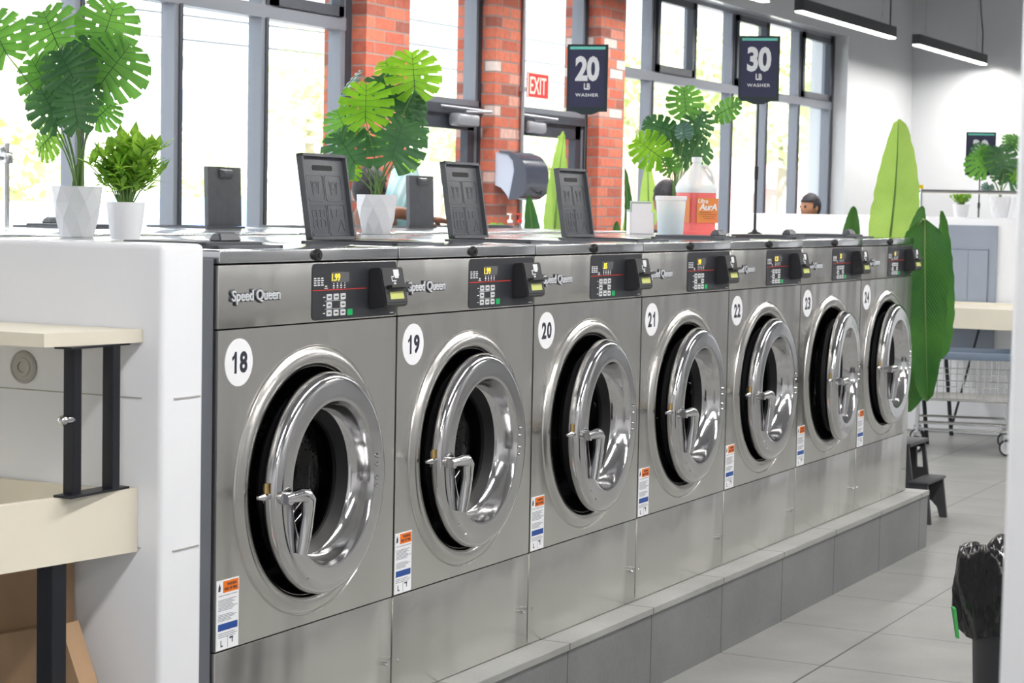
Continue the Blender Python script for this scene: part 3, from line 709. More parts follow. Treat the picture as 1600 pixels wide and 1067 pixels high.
monstera(1054, 363, 8.7, .122, .128, [
    (1072, 175, 1068, 130, 28, L_, -.02, .1), (1118, 181, 1162, 156, 18, L_, .0, .3, -.1), (1052, 206, 998, 188, 22, D_, .0, -.2), (1032, 246, 987, 212, 30, B_, -.08, -.3), (1084, 208, 1102, 168, 26, D_, .02, .4),
    (1066, 245, 1116, 226, 28, D_, .0, .5), (1070, 214, 1066, 190, 14, U_, -.08, -.4), (1050, 268, 1038, 240, 18, L_, -.05, -.6), (1055, 230, 1080, 200, 26, D_, .05, .1), (1040, 222, 1020, 196, 22, D_, .06, -.3)],
    'monstera behind the white cup and the pink detergent jug')
def spiky(base, pw, ph, H, R, n, label, seed=1, round_=False):
    root = empty('potted_bushy_plant', base); tag(root, label, 'potted plant'); rr = random.Random(seed)
    b = MB().lathe([(.0001, 0), (pw*.36, 0), (pw*.38, .004), (pw*.47, ph*.75), (pw*.5, ph), (pw*.46, ph), (pw*.44, ph*.85), (.0001, ph*.85)], axis='z', n=28, sx=1, sy=1)
    b.build('plant_pot', 'pot', root)
    f = MB(); s = MB()
    for i in range(n):
        a = 2*pi*(i+rr.random()*.6)/n; rad = R*(.35+.65*rr.random()) if i % 3 else R*.25*rr.random(); h = H*(.45+.55*rr.random())*(1-.25*rad/R)
        p0 = V((cos(a)*pw*.12, sin(a)*pw*.12, ph*.85)); p1 = V((cos(a)*rad, sin(a)*rad, ph+h*.75))
        s.tube([p0, p0.lerp(p1, .5)+V((-cos(a), -sin(a), 0))*rad*.15, p1], [.0022, .0018, .0014], 5)
        for q in range(3):
            c = p0.lerp(p1, .5+.25*q)+V((-cos(a), -sin(a), 0))*rad*.12*(1-abs(q-1)); m_ = 8 if q else 5
            for j in range(m_):
                az = 2*pi*j/m_+rr.random()*.8; el = RD(rr.uniform(5, 75)); d_ = V((cos(az)*cos(el), sin(az)*cos(el), sin(el)))
                l = .042*rr.uniform(.7, 1.25)*H/.17; wv = d_.cross(V((0, 0, 1))).normalized()*l*.16; dn = V((0, 0, -1))*l*.15
                A = f.b.verts.new(c); B1 = f.b.verts.new(c+d_*l*.5+wv); B2 = f.b.verts.new(c+d_*l*.5-wv); Mi = f.b.verts.new(c+d_*l*.5+V((0, 0, -.15*l*.3))); T_ = f.b.verts.new(c+d_*l+dn)
                f.b.faces.new((A, Mi, B1)); f.b.faces.new((A, B2, Mi)); f.b.faces.new((Mi, T_, B1)); f.b.faces.new((B2, T_, Mi))
    f.build('foliage', 'spike', root, smooth=False, recalc=False); s.build('stems', 'stem', root)
    return root
pz = at(196, 374, 5.12); spiky(V((pz.x, pz.y, 1.379)), .098, .095, .225, .095, 46, 'small bushy green plant in a plain white pot next to the largest monstera', 3)

# big paddle leaves
def paddle(mb, base, tip, hw, nrm, curl=.1, bend=.12, seed=0, n=24, rib=None, side=(1, 1), skew=.55):
    base = V(base); tip = V(tip); L = (tip-base).length; x, y, nn = leaf_frame(base, tip, V(nrm)); rr = random.Random(seed); NV = 6
    for s in (-1, 1):
        G = []; 
        for i in range(n+1):
            u = i/n; prof = (sin(pi*(u**skew*.97+.015))**.62) if u < 1 else 0.02
            prof *= side[(s+1)//2]
            w_ = hw*prof*(1-.05*rr.random()*(1 if i % 5 == 0 else 0))
            row = []
            for j in range(NV+1):
                v = j/NV; lx = s*w_*v; z = curl*L*abs(v)**1.3*.5-bend*L*(u-.5)**2*2 + .006*L*sin(i*2.1)*v
                row.append(mb.b.verts.new(base+x*lx+y*(u*L)+y*(v*w_*.25)+nn*z))
            G.append(row)
        for i in range(n):
            for j in range(NV):
                f = (G[i][j], G[i+1][j], G[i+1][j+1], G[i][j+1]); uu = ((j, i), (j, i+1), (j+1, i+1), (j+1, i))
                if s < 0: f = f[::-1]; uu = uu[::-1]
                F_ = mb.b.faces.new(f); ul = mb.b.loops.layers.uv.verify()
                for lp, (a_, b_) in zip(F_.loops, uu): lp[ul].uv = (s*a_/NV, b_/n-.18*a_/NV)
    if rib is not None: rib.tube([base+y*(t*L)+nn*(-bend*L*(t-.5)**2*2+.002) for t in (0, .25, .5, .75, .97)], [.007, .006, .0045, .003, .001], 6)
def palm(base, leaves, label, pot=(.17, .3)):
    root = empty('potted_palm', base); tag(root, label, 'potted plant', 'large paddle-leaved palms')
    base = V(base); st = MB()
    MB().lathe([(.0001, 0), (pot[0]*.75, 0), (pot[0]*.78, .01), (pot[0], pot[1]*.97), (pot[0], pot[1]), (pot[0]*.92, pot[1]), (pot[0]*.9, pot[1]*.85), (.0001, pot[1]*.85)], axis='z', n=32).build('plant_pot', 'pot', root)
    for i, (b0, t0, hw, ma, nr, cu) in enumerate(leaves):
        mb = MB(); rb = MB(); B = V(b0)-base; T = V(t0)-base; paddle(mb, B, T, hw, nr, .06, cu, i, rib=rb)
        l = mb.build('leaf', ma, root, recalc=False, angle=80); rb.build('midrib', 'stem', l)
        s0 = V((rnd.uniform(-.03, .03), rnd.uniform(-.03, .03), pot[1]*.85)); pts = []
        for k in range(9):
            t = k/8; pts.append(V((s0.x+(B.x-s0.x)*t**1.8, s0.y+(B.y-s0.y)*t**1.8, s0.z+(B.z-s0.z)*(1-(1-t)**1.2))))
        st.tube(pts, [.013-.0008*k for k in range(9)], 8)
    st.build('stems', 'stem', root); return root
cx_ = -AF
palm((5.68, .5, 0), [
    (at(1388, 420, 9.62), at(1408, 186, 9.55), .125, 'palm_light', cx_+.25*AR, .1),
    (V((5.47, .02, 1.46)), V((5.44, -.03, .64)), .115, 'palm', V((-1, .0, .1)), .06),
    (V((5.56, .02, .84)), V((5.50, .08, .58)), .07, 'palm', V((-1, -.3, .1)), .08),
    (V((5.60, .1, 1.2)), V((5.58, .06, 1.52)), .06, 'palm', V((-1, .3, .1)), .08),
    (at(1326, 400, 9.9), at(1334, 322, 9.9), .045, 'palm', cx_, .05),
    (V((5.60, -.045, .82)), V((5.60, -.03, 1.50)), .06, 'palm', V((-.8, -.9, .1)), .06)],
    'tall palm with broad paddle leaves at the far end of the washer row')
palm((7.0, 2.42, 0), [
    (at(862, 400, 11.3), at(880, 205, 11.3), .062, 'palm_light', cx_-.4*AR, .05), (at(884, 400, 11.4), at(874, 212, 11.4), .05, 'palm_light', cx_+.6*AR, .05),
    (at(838, 420, 11.1), at(826, 305, 11.1), .05, 'palm', cx_, .1)],
    'palm with upright paddle leaves in front of the door under the EXIT sign')
palm((8.75, 2.5, 0), [
    (at(1015, 400, 12.8), at(1012, 255, 12.8), .07, 'palm_light', cx_, .05), (at(985, 410, 12.6), at(978, 262, 12.6), .035, 'palm', cx_+.3*AR, .1), (at(978, 400, 12.7), at(982, 325, 12.7), .04, 'palm_light', cx_, .1),
    (at(958, 420, 12.4), at(964, 345, 12.4), .04, 'palm', cx_, .1)],
    'palm with paddle leaves between the last brick pillar and the pink jug')
# ------------------------------------------------------------------ things on the washer tops
def sign(base, number, label, lw=True, H=.29, Wd=.2, zb=1.66, facing=-1.30, pole_top=None):
    root = empty('sign_stand', base); tag(root, label, 'sign', 'navy washer signs on poles')
    z0 = zb-base[2]
    MB().lathe([(.0001, 0), (.032, 0), (.032, .004), (.012, .012), (.009, .02), (.0001, .02)], axis='z', n=24).build('pole_base', 'black', root)
    MB().cyl((0, 0, .01), (0, 0, z0*.52), .0062).cyl((0, 0, z0*.42), (0, 0, z0*.52), .0095).cyl((0, 0, z0*.5), (0, 0, z0+.01), .0045).build('pole', 'black', root)
    P = MB().prism([(-.5*Wd, z0+.014), (-.3*Wd, z0+.013), (-.12*Wd, z0), (.12*Wd, z0), (.3*Wd, z0+.013), (.5*Wd, z0+.014), (.5*Wd, z0+.02+H), (-.5*Wd, z0+.02+H)], -.006, .006).build('sign_panel', 'signframe', root, smooth=False)
    P.rotation_euler.z = facing
    zc = z0+.02+H/2
    MB().box(-Wd/2+.012, Wd/2-.012, -.0072, -.006, z0+.034, z0+.012+H).build('sign_face', 'signface', P, smooth=False)
    MB().box(-Wd/2+.012, Wd/2-.012, -.008, -.0072, z0+H-.002, z0+.010+H).build('mint_stripe', 'mint_bar', P, smooth=False)
    t = MB().text(number, 0, zc+.038, .108, .112, -.0072, .0006, .04, .95).text('LB', 0, zc-.040, .028, .027, -.0072, .0006, .03).text('WASHER', 0, zc-.078, .104, .0145, -.0072, .0006, .02, 1.15)
    t.box(-.011, .011, -.0078, -.0072, zc-.055, zc-.053); t.build('sign_lettering', 'white_ink', P, smooth=False)
    return root
sign((4.68, 1.34, 1.379), '20', 'navy 20 LB washer sign on a thin black pole behind the washer tops', zb=1.895, facing=-1.28, Wd=.182)
sign((5.13, .70, 1.379), '30', 'navy 30 LB washer sign on a thin black pole near washer 24', zb=1.962, facing=-1.28, H=.285, Wd=.182)
# cup
b = at(1047, 374, 7.35); root = MB().lathe([(.0001, 0), (.043, 0), (.045, .004), (.0545, .135), (.058, .137), (.058, .15), (.055, .152), (.0535, .15), (.0525, .136), (.0435, .006), (.0001, .004)], axis='z', n=48).build('measuring_cup', 'milky')
root.location = (b.x, b.y, 1.379); tag(root, 'white translucent plastic cup in front of the pink detergent jug', 'cup')
# jug
b = at(1086, 371, 7.72); jug = empty('detergent_jug', (b.x, b.y, 1.379), -.55); tag(jug, 'gallon jug of pink detergent with an orange label behind the white cup', 'jug')
def sq(z, a, c, n=40, e=3.2):
    P = []
    for i in range(n):
        t = 2*pi*i/n; P.append(V((a*abs(cos(t))**(2/e)*(1 if cos(t) > 0 else -1), c*abs(sin(t))**(2/e)*(1 if sin(t) > 0 else -1), z)))
    return P
def loft(mb, secs, cap=True):
    prev = None
    for s_ in secs:
        r_ = [mb.b.verts.new(p) for p in s_]
        if prev:
            for i in range(len(r_)): mb.b.faces.new((prev[i], prev[(i+1) % len(r_)], r_[(i+1) % len(r_)], r_[i]))
        elif cap: mb.b.faces.new(r_[::-1])
        prev = r_
    if cap: mb.b.faces.new(prev)
    return mb
loft(MB(), [sq(0, .062, .062), sq(.006, .068, .068), sq(.022, .069, .069), sq(.024, .067, .067), sq(.12, .067, .067), sq(.168, .068, .068)]).build('liquid', 'pink', jug)
loft(MB(), [sq(.168, .068, .068), sq(.182, .070, .070), sq(.19, .070, .070), sq(.205, .066, .066, e=2.8), sq(.235, .048, .048, e=2.4), sq(.26, .030, .030, e=2.1), sq(.272, .021, .021, e=2), sq(.278, .017, .017, e=2), sq(.298, .0165, .0165, e=2)]).build('jug_body', 'milky', jug)
MB().lathe([(.0001, .304), (.019, .304), (.02, .3), (.02, .285), (.0172, .284), (.0001, .284)], axis='z', n=24).build('jug_cap', 'decal', jug)
MB().tube([(.012, -.018, .27), (.02, -.034, .268), (.03, -.05, .25), (.036, -.058, .225), (.036, -.062, .2)], [.006, .007, .0075, .0075, .006], 8).build('jug_handle', 'milky', jug)
lb = MB().box(-.045, .054, -.0695, -.066, .055, .148).build('jug_label', 'jug_label', jug, smooth=False)
MB().text('Ultra', -.018, .137, .046, .016, -.0695, .0006, .01, .9, .25).text('AurA', .006, .115, .085, .026, -.0695, .0006, .02, .9, .2).build('label_lettering', 'white_ink', lb, smooth=False)
MB().box(-.035, .02, -.0703, -.0695, .094, .0955).box(-.035, .045, -.0703, -.0695, .086, .0872).box(-.02, .04, -.0703, -.0695, .078, .0792).box(-.01, .036, -.0703, -.0695, .071, .0721).build('label_print', 'navy', lb, smooth=False)
MB().box(-.0675, -.064, -.05, .05, .055, .148).build('side_label', 'jug_label', jug, smooth=False)
# price card, card holder
b = at(1107, 374, 7.9); o = MB().hexa([(-.035, -.02, 0), (.035, -.02, 0), (.035, .02, .0), (-.035, .02, .0)], [(-.035, -.012, .026), (.035, -.012, .026), (.035, .0, .03), (-.035, .0, .03)]).build('price_card', 'black', smooth=False)
o.location = (b.x, b.y, 1.379); o.rotation_euler.z = -.5; tag(o, 'small black card with yellow print lying beside the jug', 'card')
MB().box(-.026, -.02, -.0215, -.0175, .004, .024).box(-.008, -.002, -.0215, -.0175, .004, .024).build('card_print', 'yellow', o, smooth=False)
b = at(1000, 360, 8.2); bh = empty('brochure_holder', (b.x, b.y, 1.379), -.9); tag(bh, 'white brochure holder with striped leaflets behind the white cup', 'brochure holder')
MB().box(-.05, .05, -.03, .03, 0, .005).box(-.05, .05, -.03, -.026, 0, .09).box(-.05, .05, .026, .03, 0, .1).box(-.05, -.046, -.03, .03, 0, .09).box(.046, .05, -.03, .03, 0, .09).build('holder', 'decal', bh, smooth=False)
for i in range(4): MB().box(-.04, .042, -.018+.01*i, -.015+.01*i, .006, .125+.003*i).build('leaflet', ['decal', 'disc_grey', 'mint', 'decal'][i], bh, smooth=False)
# ------------------------------------------------------------------ window wall fittings
ex = MB().box(8.17, 8.47, 3.395, 3.405, 2.185, 2.345).build('exit_sign', 'exit_red', smooth=False); tag(ex, 'red EXIT sign on the glass above the street door', 'sign')
MB().text('EXIT', 8.32, 2.265, .235, .11, 3.395, .001, .008).build('exit_lettering', 'cream', ex, smooth=False)
MB().box(8.165, 8.475, 3.392, 3.396, 2.341, 2.35).box(8.165, 8.475, 3.392, 3.396, 2.18, 2.189).box(8.165, 8.174, 3.392, 3.396, 2.18, 2.35).box(8.466, 8.475, 3.392, 3.396, 2.18, 2.35).build('sign_border', 'cream', ex, smooth=False)
o = MB().cyl((7.844, 3.265, 1.2), (7.844, 3.265, 4.0), .013, n=12).box(7.82, 7.868, 3.25, 3.285, 2.2, 2.23).box(7.82, 7.868, 3.25, 3.285, 3.0, 3.03).build('conduit', 'pipe'); tag(o, 'grey vertical conduit running down the brick pillar', 'pipe')
dp = empty('towel_dispenser', (7.665, 3.28, 1.52)); tag(dp, 'smoky paper towel dispenser mounted on the brick pillar', 'towel dispenser')
side = [(0, .27), (0, .09), (-.04, .075), (-.08, .035), (-.1, 0), (-.16, .02), (-.205, .05), (-.215, .10), (-.212, .16), (-.2, .22), (-.16, .262), (-.09, .287), (0, .292)]
MB().prism([(y, z) for y, z in side if y > -.165 ]+[], -.145, .145, 'x').build('back_housing', 'dispenser_side', dp, smooth=False)
MB().prism([(-.1, 0), (-.16, .008), (-.212, .045), (-.222, .10), (-.219, .17), (-.205, .225), (-.165, .272), (-.10, .296), (-.03, .302), (-.03, .29), (-.09, .28), (-.125, .24), (-.135, .18), (-.12, .10)], -.155, .155, 'x').build('smoke_cover', 'smoke', dp, smooth=True, angle=50)
MB().tube([(0, -.215, .05), (0, -.24, .045), (0, -.25, .06)], .006).build('paper_lever', 'black', dp)
for i, (px, lab) in enumerate(((797, 'clear pump bottle on the shelf below the towel dispenser'), (812, 'clear pump bottle with a red collar below the towel dispenser'))):
    p = at(px, 345, 12.15+.12*i); r_ = empty('pump_bottle', (p.x, p.y, 1.25)); tag(r_, lab, 'pump bottle')
    MB().lathe([(.0001, 0), (.035, 0), (.037, .01), (.037, .09), (.028, .115), (.014, .125), (.014, .135)], axis='z', n=24).build('bottle_body', 'clear', r_)
    MB().lathe([(.016, .133), (.016, .15), (.006, .152), (.005, .185), (.0001, .185)], axis='z', n=16).box(-.03, .01, -.006, .006, .18, .19).build('pump_head', 'red_ink' if i else 'milky', r_)
tb = empty('hand_wash_table', (7.3, 3.06, 0)); tag(tb, 'narrow white shelf table under the towel dispenser', 'table')
MB().box(-.36, .36, -.16, .16, 1.22, 1.25, .004).build('tabletop', 'white_panel', tb)
for sx in (-.33, .33):
    for sy in (-.13, .13): MB().box(sx-.015, sx+.015, sy-.015, sy+.015, 0, 1.22).build('leg', 'black_metal', tb, smooth=False)
p = at(775, 362, 12.05); s_ = empty('succulent', (p.x, p.y, 1.25)); tag(s_, 'tiny bright green round-leaved plant near the pump bottles', 'potted plant')
MB().lathe([(.0001, 0), (.028, 0), (.035, .05), (.0001, .05)], axis='z', n=20).build('plant_pot', 'pot', s_)
lm = MB()
for i in range(9): a = i*.7; lm.ico((.03*cos(a), .03*sin(a), .085+.012*(i % 3)), .024, 2, (1, .4 if i % 2 else 1, 1))
lm.build('leaves', 'leaf_bright', s_)
# ------------------------------------------------------------------ pendant lamps
def pendant():
    r = empty('pendant_lamp'); tag(r, 'x', 'pendant lamp')
    MB().box(-1.2, 1.2, -.035, .035, .012, .10, .003).build('lamp_housing', 'lamp_body', r, smooth=False)
    MB().box(-1.19, 1.19, -.03, .03, .0, .0125).build('diffuser', 'diffuser', r, smooth=False)
    for x in (-.9, .9): MB().tube([(x, 0, 1.04), (x, 0, .2), (x-.06, 0, .1)], .0018, 5).tube([(x, 0, .2), (x+.06, 0, .1)], .0018, 5).build('hanger_wire', 'pipe', r)
    MB().tube([(1.12, 0, .1), (1.12, 0, .3), (1.1, .02, .5), (1.05, .03, .8), (1.05, 0, 1.04)], .006, 6).build('power_cord', 'black', r)
    ld = bpy.data.lights.new('lamp_light', 'AREA'); ld.shape = 'RECTANGLE'; ld.size = 2.3; ld.size_y = .06; ld.energy = PENDANT_W; ld.color = (1, .965, .92); ld.spread = RD(172)
    lo = bpy.data.objects.new('lamp_light', ld); CO.objects.link(lo); lo.parent = r; lo.location = (0, 0, -.004); return r
pp = pendant()
def place_lamp(x, y, lab, first=[True]):
    o = pp if first[0] else copy_tree(pp); first[0] = False; o.location = (x, y, 2.95); tag(o, lab, 'pendant lamp', 'linear pendant lamps')
place_lamp(12.0, 2.5, 'dark linear pendant lamp above the window end, first of the two fully in view')
place_lamp(15.1, 2.5, 'dark linear pendant lamp nearest the white end wall')
for x in (8.9, 5.8, 2.7, -.4): place_lamp(x, 2.5, 'dark linear pendant lamp of the window-side row, above the picture edge')
for x in (14, 10.5, 7.4, 4.3, 1.2, -1.9): place_lamp(x, -1.3, 'dark linear pendant lamp hung over the aisle')
for x in (7.4, 1.2, -3.0): place_lamp(x, -3.6, 'dark linear pendant lamp hung along the far side of the aisle')
# ------------------------------------------------------------------ near shelf table
ft = empty('folding_table', (-.4, .6, 0)); tag(ft, 'cream folding table with a black-legged upper shelf against the half wall', 'table')
T = Matrix.Translation((.4, -.6, 0))
MB().hexa([(-.192, .047, 1.191), (-.192, 1.5, 1.191), (-.46, 1.5, 1.191), (-.436, .098, 1.191)], [(-.192, .047, 1.218), (-.192, 1.5, 1.218), (-.46, 1.5, 1.218), (-.436, .098, 1.218)]).xf(T).build('upper_shelf', 'laminate', ft, smooth=False)
def slab(pts, z0, z1): return MB().hexa([(x, y, z0) for x, y in pts], [(x, y, z1) for x, y in pts])
tr = slab([(-.192, .057), (-.192, .075), (-1.2, .245), (-1.2, .227)], .76, .892)
tr.hexa(*[[(x, y, z) for x, y in ((-.192, .075), (-.192, 1.6), (-.212, 1.6), (-.212, .075))] for z in (.76, .885)])
tr.hexa(*[[(x, y, z) for x, y in ((-.2, .07), (-.2, 1.6), (-1.2, 1.6), (-1.2, .235))] for z in (.80, .825)])
tr.hexa(*[[(x, y, z) for x, y in ((-1.2, .23), (-1.18, .23), (-1.18, 1.6), (-1.2, 1.6))] for z in (.76, .892)])
tr.xf(T).build('tray_top', 'laminate', ft, smooth=False)
for lx, ly in ((-.352, .096), (-.252, .079)):
    MB().box(lx-.0125, lx+.0125, ly-.0135, ly+.0135, .895, 1.19, .002).xf(T).build('shelf_post', 'black_metal', ft, smooth=False)
MB().box(-.395, -.21, .064, .108, .892, .897, .001).xf(T).build('foot_plate', 'black_metal', ft, smooth=False)
MB().box(-.395, -.21, .064, .108, 1.186, 1.191, .001).xf(T).build('head_plate', 'black_metal', ft, smooth=False)
MB().cyl((-.36, .09, 1.045), (-.384, .09, 1.045), .008, .008, 10).ico((-.388, .09, 1.045), .011, 2).xf(T).build('height_knob', 'chrome', ft)
for lx, ly in ((-.39, .115), (-1.1, .32), (-.425, 1.5), (-1.1, 1.5)):
    MB().box(lx-.022, lx+.022, ly-.020, ly+.020, 0, .76, .002).xf(T).build('leg', 'black_metal', ft, smooth=False)
gd = MB().lathe([(.0001, -.004), (.011, -.004), (.012, -.007), (.02, -.007), (.021, -.004), (.028, -.004), (.030, -.006), (.034, -.004), (.035, 0)], n=40)
gd = gd.xf(Matrix.Rotation(-pi/2, 4, 'Z')).build('wall_grommet', 'disc_grey'); gd.location = (-.1915, .358, 1.124); tag(gd, 'round grey ribbed disc stuck on the half wall under the shelf', 'wall disc')
def carton(name, pts, lab):
    o = MB().hexa(*pts).build(name, 'cardboard', smooth=False); tag(o, lab, 'cardboard box'); return o
carton('cardboard_box', ([(-.31, -.10, .0), (-.255, -.10, .0), (-.255, .9, .0), (-.31, .9, .0)], [(-.31, .158, .617), (-.255, .158, .617), (-.255, .9, .44), (-.31, .9, .44)]), 'flattened brown cardboard box leaning by the black table leg')
carton('cardboard_box', ([(-.250, .20, .0), (-.195, .20, .0), (-.195, .95, .0), (-.250, .95, .0)], [(-.250, .22, .75), (-.195, .22, .75), (-.195, .95, .75), (-.250, .95, .75)]), 'flat brown cardboard box against the half wall, behind the leaning one')
# ------------------------------------------------------------------ trash can, stool
tc_ = empty('trash_can', (1.285, -1.515, 0)); tag(tc_, 'dark trash can lined with a shiny black bag in the aisle', 'trash can')
MB().lathe([(.0001, 0), (.165, 0), (.185, .01), (.212, .62), (.218, .63), (.218, .66), (.2, .66), (.165, .03), (.0001, .03)], axis='z', n=40).build('bin_body', 'bin', tc_)
b = MB(); n = 72; rows = []
prof = [(.196, .30), (.200, .5), (.208, .64), (.218, .70), (.228, .70), (.238, .67), (.243, .63), (.242, .585), (.236, .54), (.228, .505)]
rr = random.Random(4); ph = [rr.uniform(0, 6.28) for _ in range(6)]
for j, (r0, z) in enumerate(prof):
    row = []
    for i in range(n):
        a = 2*pi*i/n; w_ = .012*sin(5*a+ph[0]+j*.5)+.007*sin(11*a+ph[1]-j*.7)+.004*sin(23*a+ph[2]+j)
        zz = z+(.018*sin(3*a+ph[3])+.010*sin(8*a+ph[4]))*(1 if 1 < j < 9 else .3)+(.02*sin(4*a+ph[5]) if j == 9 else 0)
        row.append(b.b.verts.new(((r0+w_*(j > 1))*cos(a), (r0+w_*(j > 1))*sin(a), zz)))
    rows.append(row)
for A, B in zip(rows, rows[1:]):
    for i in range(n): b.b.faces.new((A[i], A[(i+1) % n], B[(i+1) % n], B[i]))
b.build('bin_bag', 'bag_black', tc_, angle=120)
MB().hexa([(-.120, .203, .49), (-.106, .210, .49), (-.104, .204, .49), (-.118, .197, .49)], [(-.126, .212, .56), (-.096, .226, .56), (-.093, .219, .56), (-.123, .206, .56)]).xf(Matrix.Translation((-.012, .012, 0))).build('bag_tie', 'green_rag', tc_, smooth=False)
sg = empty('step_stool', (6.1, .24, 0)); tag(sg, 'dark grey plastic step stool behind the end of the plinth', 'stool')
for x in (-.15, .13):       # side walls in the y,z plane, low step towards the aisle
    f_ = MB().prism([(-.17, 0), (-.135, 0), (-.12, .05), (-.09, .08), (-.07, .195), (-.145, .195)], x, x+.02, 'x')
    f_.prism([(-.09, .08), (.0, .09), (.10, .09), (.11, .24), (-.066, .24)], x, x+.02, 'x').prism([(.10, .0), (.17, .0), (.13, .24), (.11, .24), (.10, .09)], x, x+.02, 'x')
    f_.prism([(-.066, .24), (-.045, .24), (-.035, .34), (-.052, .34)], x, x+.02, 'x').prism([(-.012, .24), (.11, .24), (.10, .34), (-.008, .34)], x, x+.02, 'x').prism([(-.052, .34), (.112, .34), (.106, .37), (-.048, .37)], x, x+.02, 'x')
    f_.build('side_frame', 'stool', sg, smooth=False)
MB().box(-.16, .16, -.062, .12, .365, .385, .006).build('upper_step', 'stool', sg)
MB().box(-.16, .16, -.155, -.055, .19, .205, .006).build('lower_step', 'stool', sg)
MB().box(-.13, .13, .10, .115, .1, .365).build('riser', 'stool', sg, smooth=False)
# ------------------------------------------------------------------ far side: breaker panel, tray table, cart
bp = empty('breaker_panel', (10.05, .98, .53)); tag(bp, 'grey electrical breaker panel on the far half wall', 'electrical panel')
MB().box(-.02, 0, -.19, .19, 0, .885, .003).build('panel_box', 'panel_grey', bp, smooth=False)
MB().box(-.026, -.02, -.135, .135, .18, .72, .003).build('panel_door', 'panel_grey', bp, smooth=False)
MB().box(-.0275, -.026, -.001, .001, .18, .72).box(-.0265, -.019, -.137, -.134, .17, .73).box(-.0265, -.019, .134, .137, .17, .73).box(-.0265, -.019, -.137, .137, .72, .723).build('door_seam', 'panel_line', bp, smooth=False)
ft2 = empty('folding_table', (9.6, .7, 0)); tag(ft2, 'cream tray-top folding table in front of the breaker panel', 'table')
MB().box(-.34, .39, -.59, .47, .84, .885).box(-.35, -.33, -.6, .48, .76, .892, .002).box(.38, .40, -.6, .48, .76, .90, .002).box(-.35, .4, .46, .48, .76, .892, .002).box(-.35, .4, -.6, -.58, .76, .892, .002).build('tray_top', 'laminate', ft2, smooth=False)
for lx, ly in ((-.3, .4), (.3, .4), (-.3, -.5), (.3, -.5)):
    MB().tube([(lx, ly, .76), (lx+.0, ly-.08, 0.0)], .014, 8).build('leg', 'black_metal', ft2)
MB().tube([(.3, .15, .76), (.3, .33, .02)], .008, 6).build('brace', 'black_metal', ft2)
ct = empty('laundry_cart', (9.08, .74, 0), RD(15)); tag(ct, 'chrome wire laundry cart with a blue-grey bumper beside the tray table', 'laundry cart')
hx, hy = .24, .29
wf = MB()
for z, s_ in ((.60, 1), (.50, .99), (.42, .98), (.34, .97)):
    P = [(-hx*s_, -hy*s_, z), (hx*s_, -hy*s_, z), (hx*s_, hy*s_, z), (-hx*s_, hy*s_, z)]
    for i in range(4): wf.tube([P[i], P[(i+1) % 4]], .003 if z != .34 else .006, 5)
for i in range(15):
    t = -1+2*i/14
    for s_ in (-1, 1):
        wf.tube([(t*hx*.97, s_*hy*.97, .34), (t*hx, s_*hy, .60)], .0032, 4); wf.tube([(s_*hx*.97, t*hy*.97, .34), (s_*hx, t*hy, .60)], .0032, 4)
    wf.tube([(t*hx*.97, -hy*.97, .34), (t*hx*.97, hy*.97, .34)], .0032, 4)
wf.build('wire_basket', 'wire', ct)
bm_ = MB().box(-hx-.02, hx+.02, -hy-.02, -hy+.004, .59, .635, .006).box(-hx-.02, hx+.02, hy-.004, hy+.02, .59, .635, .006).box(-hx-.02, -hx+.004, -hy-.02, hy+.02, .59, .635, .006).box(hx-.004, hx+.02, -hy-.02, hy+.02, .59, .635, .006)
bm_.build('bumper', 'cart_bumper', ct)
MB().box(-hx*.95, hx*.95, -hy*.95, hy*.95, .33, .345).build('basket_floor', 'disc_grey', ct, smooth=False)
fm = MB()
for sx in (-1, 1):
    for sy in (-1, 1): fm.tube([(sx*hx*.92, sy*hy*.95, .13), (sx*hx*.92, sy*hy*.95, .35)], .011, 8)
for z in (.15, .19):
    for sx in (-1, 1): fm.tube([(sx*hx*.92, -hy*.95, z), (sx*hx*.92, hy*.95, z)], .008, 8)
    for sy in (-1, 1): fm.tube([(-hx*.92, sy*hy*.95, z), (hx*.92, sy*hy*.95, z)], .008, 8)
fm.build('cart_frame', 'wire', ct)
for sx in (-1, 1):
    for sy in (-1, 1):
        x_, y_ = sx*hx*.92, sy*hy*.95
        wh = MB().lathe([(.0001, -.014), (.048, -.014), (.052, -.01), (.052, .01), (.048, .014), (.0001, .014)], (0, 0, 0), n=28).xf(Matrix.Rotation(RD(62), 4, 'Z')).xf(Matrix.Translation((x_+.01, y_, .052))).build('wheel', 'tyre', ct)
        MB().lathe([(.0001, -.016), (.038, -.016), (.038, .016), (.0001, .016)], (0, 0, 0), n=24).xf(Matrix.Rotation(RD(62), 4, 'Z')).xf(Matrix.Translation((x_+.01, y_, .052))).build('hub', 'wheel_grey', wh)
        MB().box(x_-.014, x_+.03, y_-.022, y_-.018, .045, .13).box(x_-.014, x_+.03, y_+.018, y_+.022, .045, .13).box(x_-.02, x_+.03, y_-.022, y_+.022, .118, .132).build('caster_fork', 'wire', ct, smooth=False)
rk = MB(); rk.tube([(-.2, hy+.01, .4), (-.2, hy+.01, 1.66)], .011, 8).tube([(-.2, -hy-.01, .4), (-.2, -hy-.01, 1.66)], .011, 8).tube([(-.2, hy+.06, 1.625), (-.2, -hy-.3, 1.625)], .011, 8)
rk.build('hanging_rack', 'wire', ct)
MB().box(-.214, -.186, hy-.005, hy+.025, 1.64, 1.665).build('rack_sticker', 'yellow', ct, smooth=False)
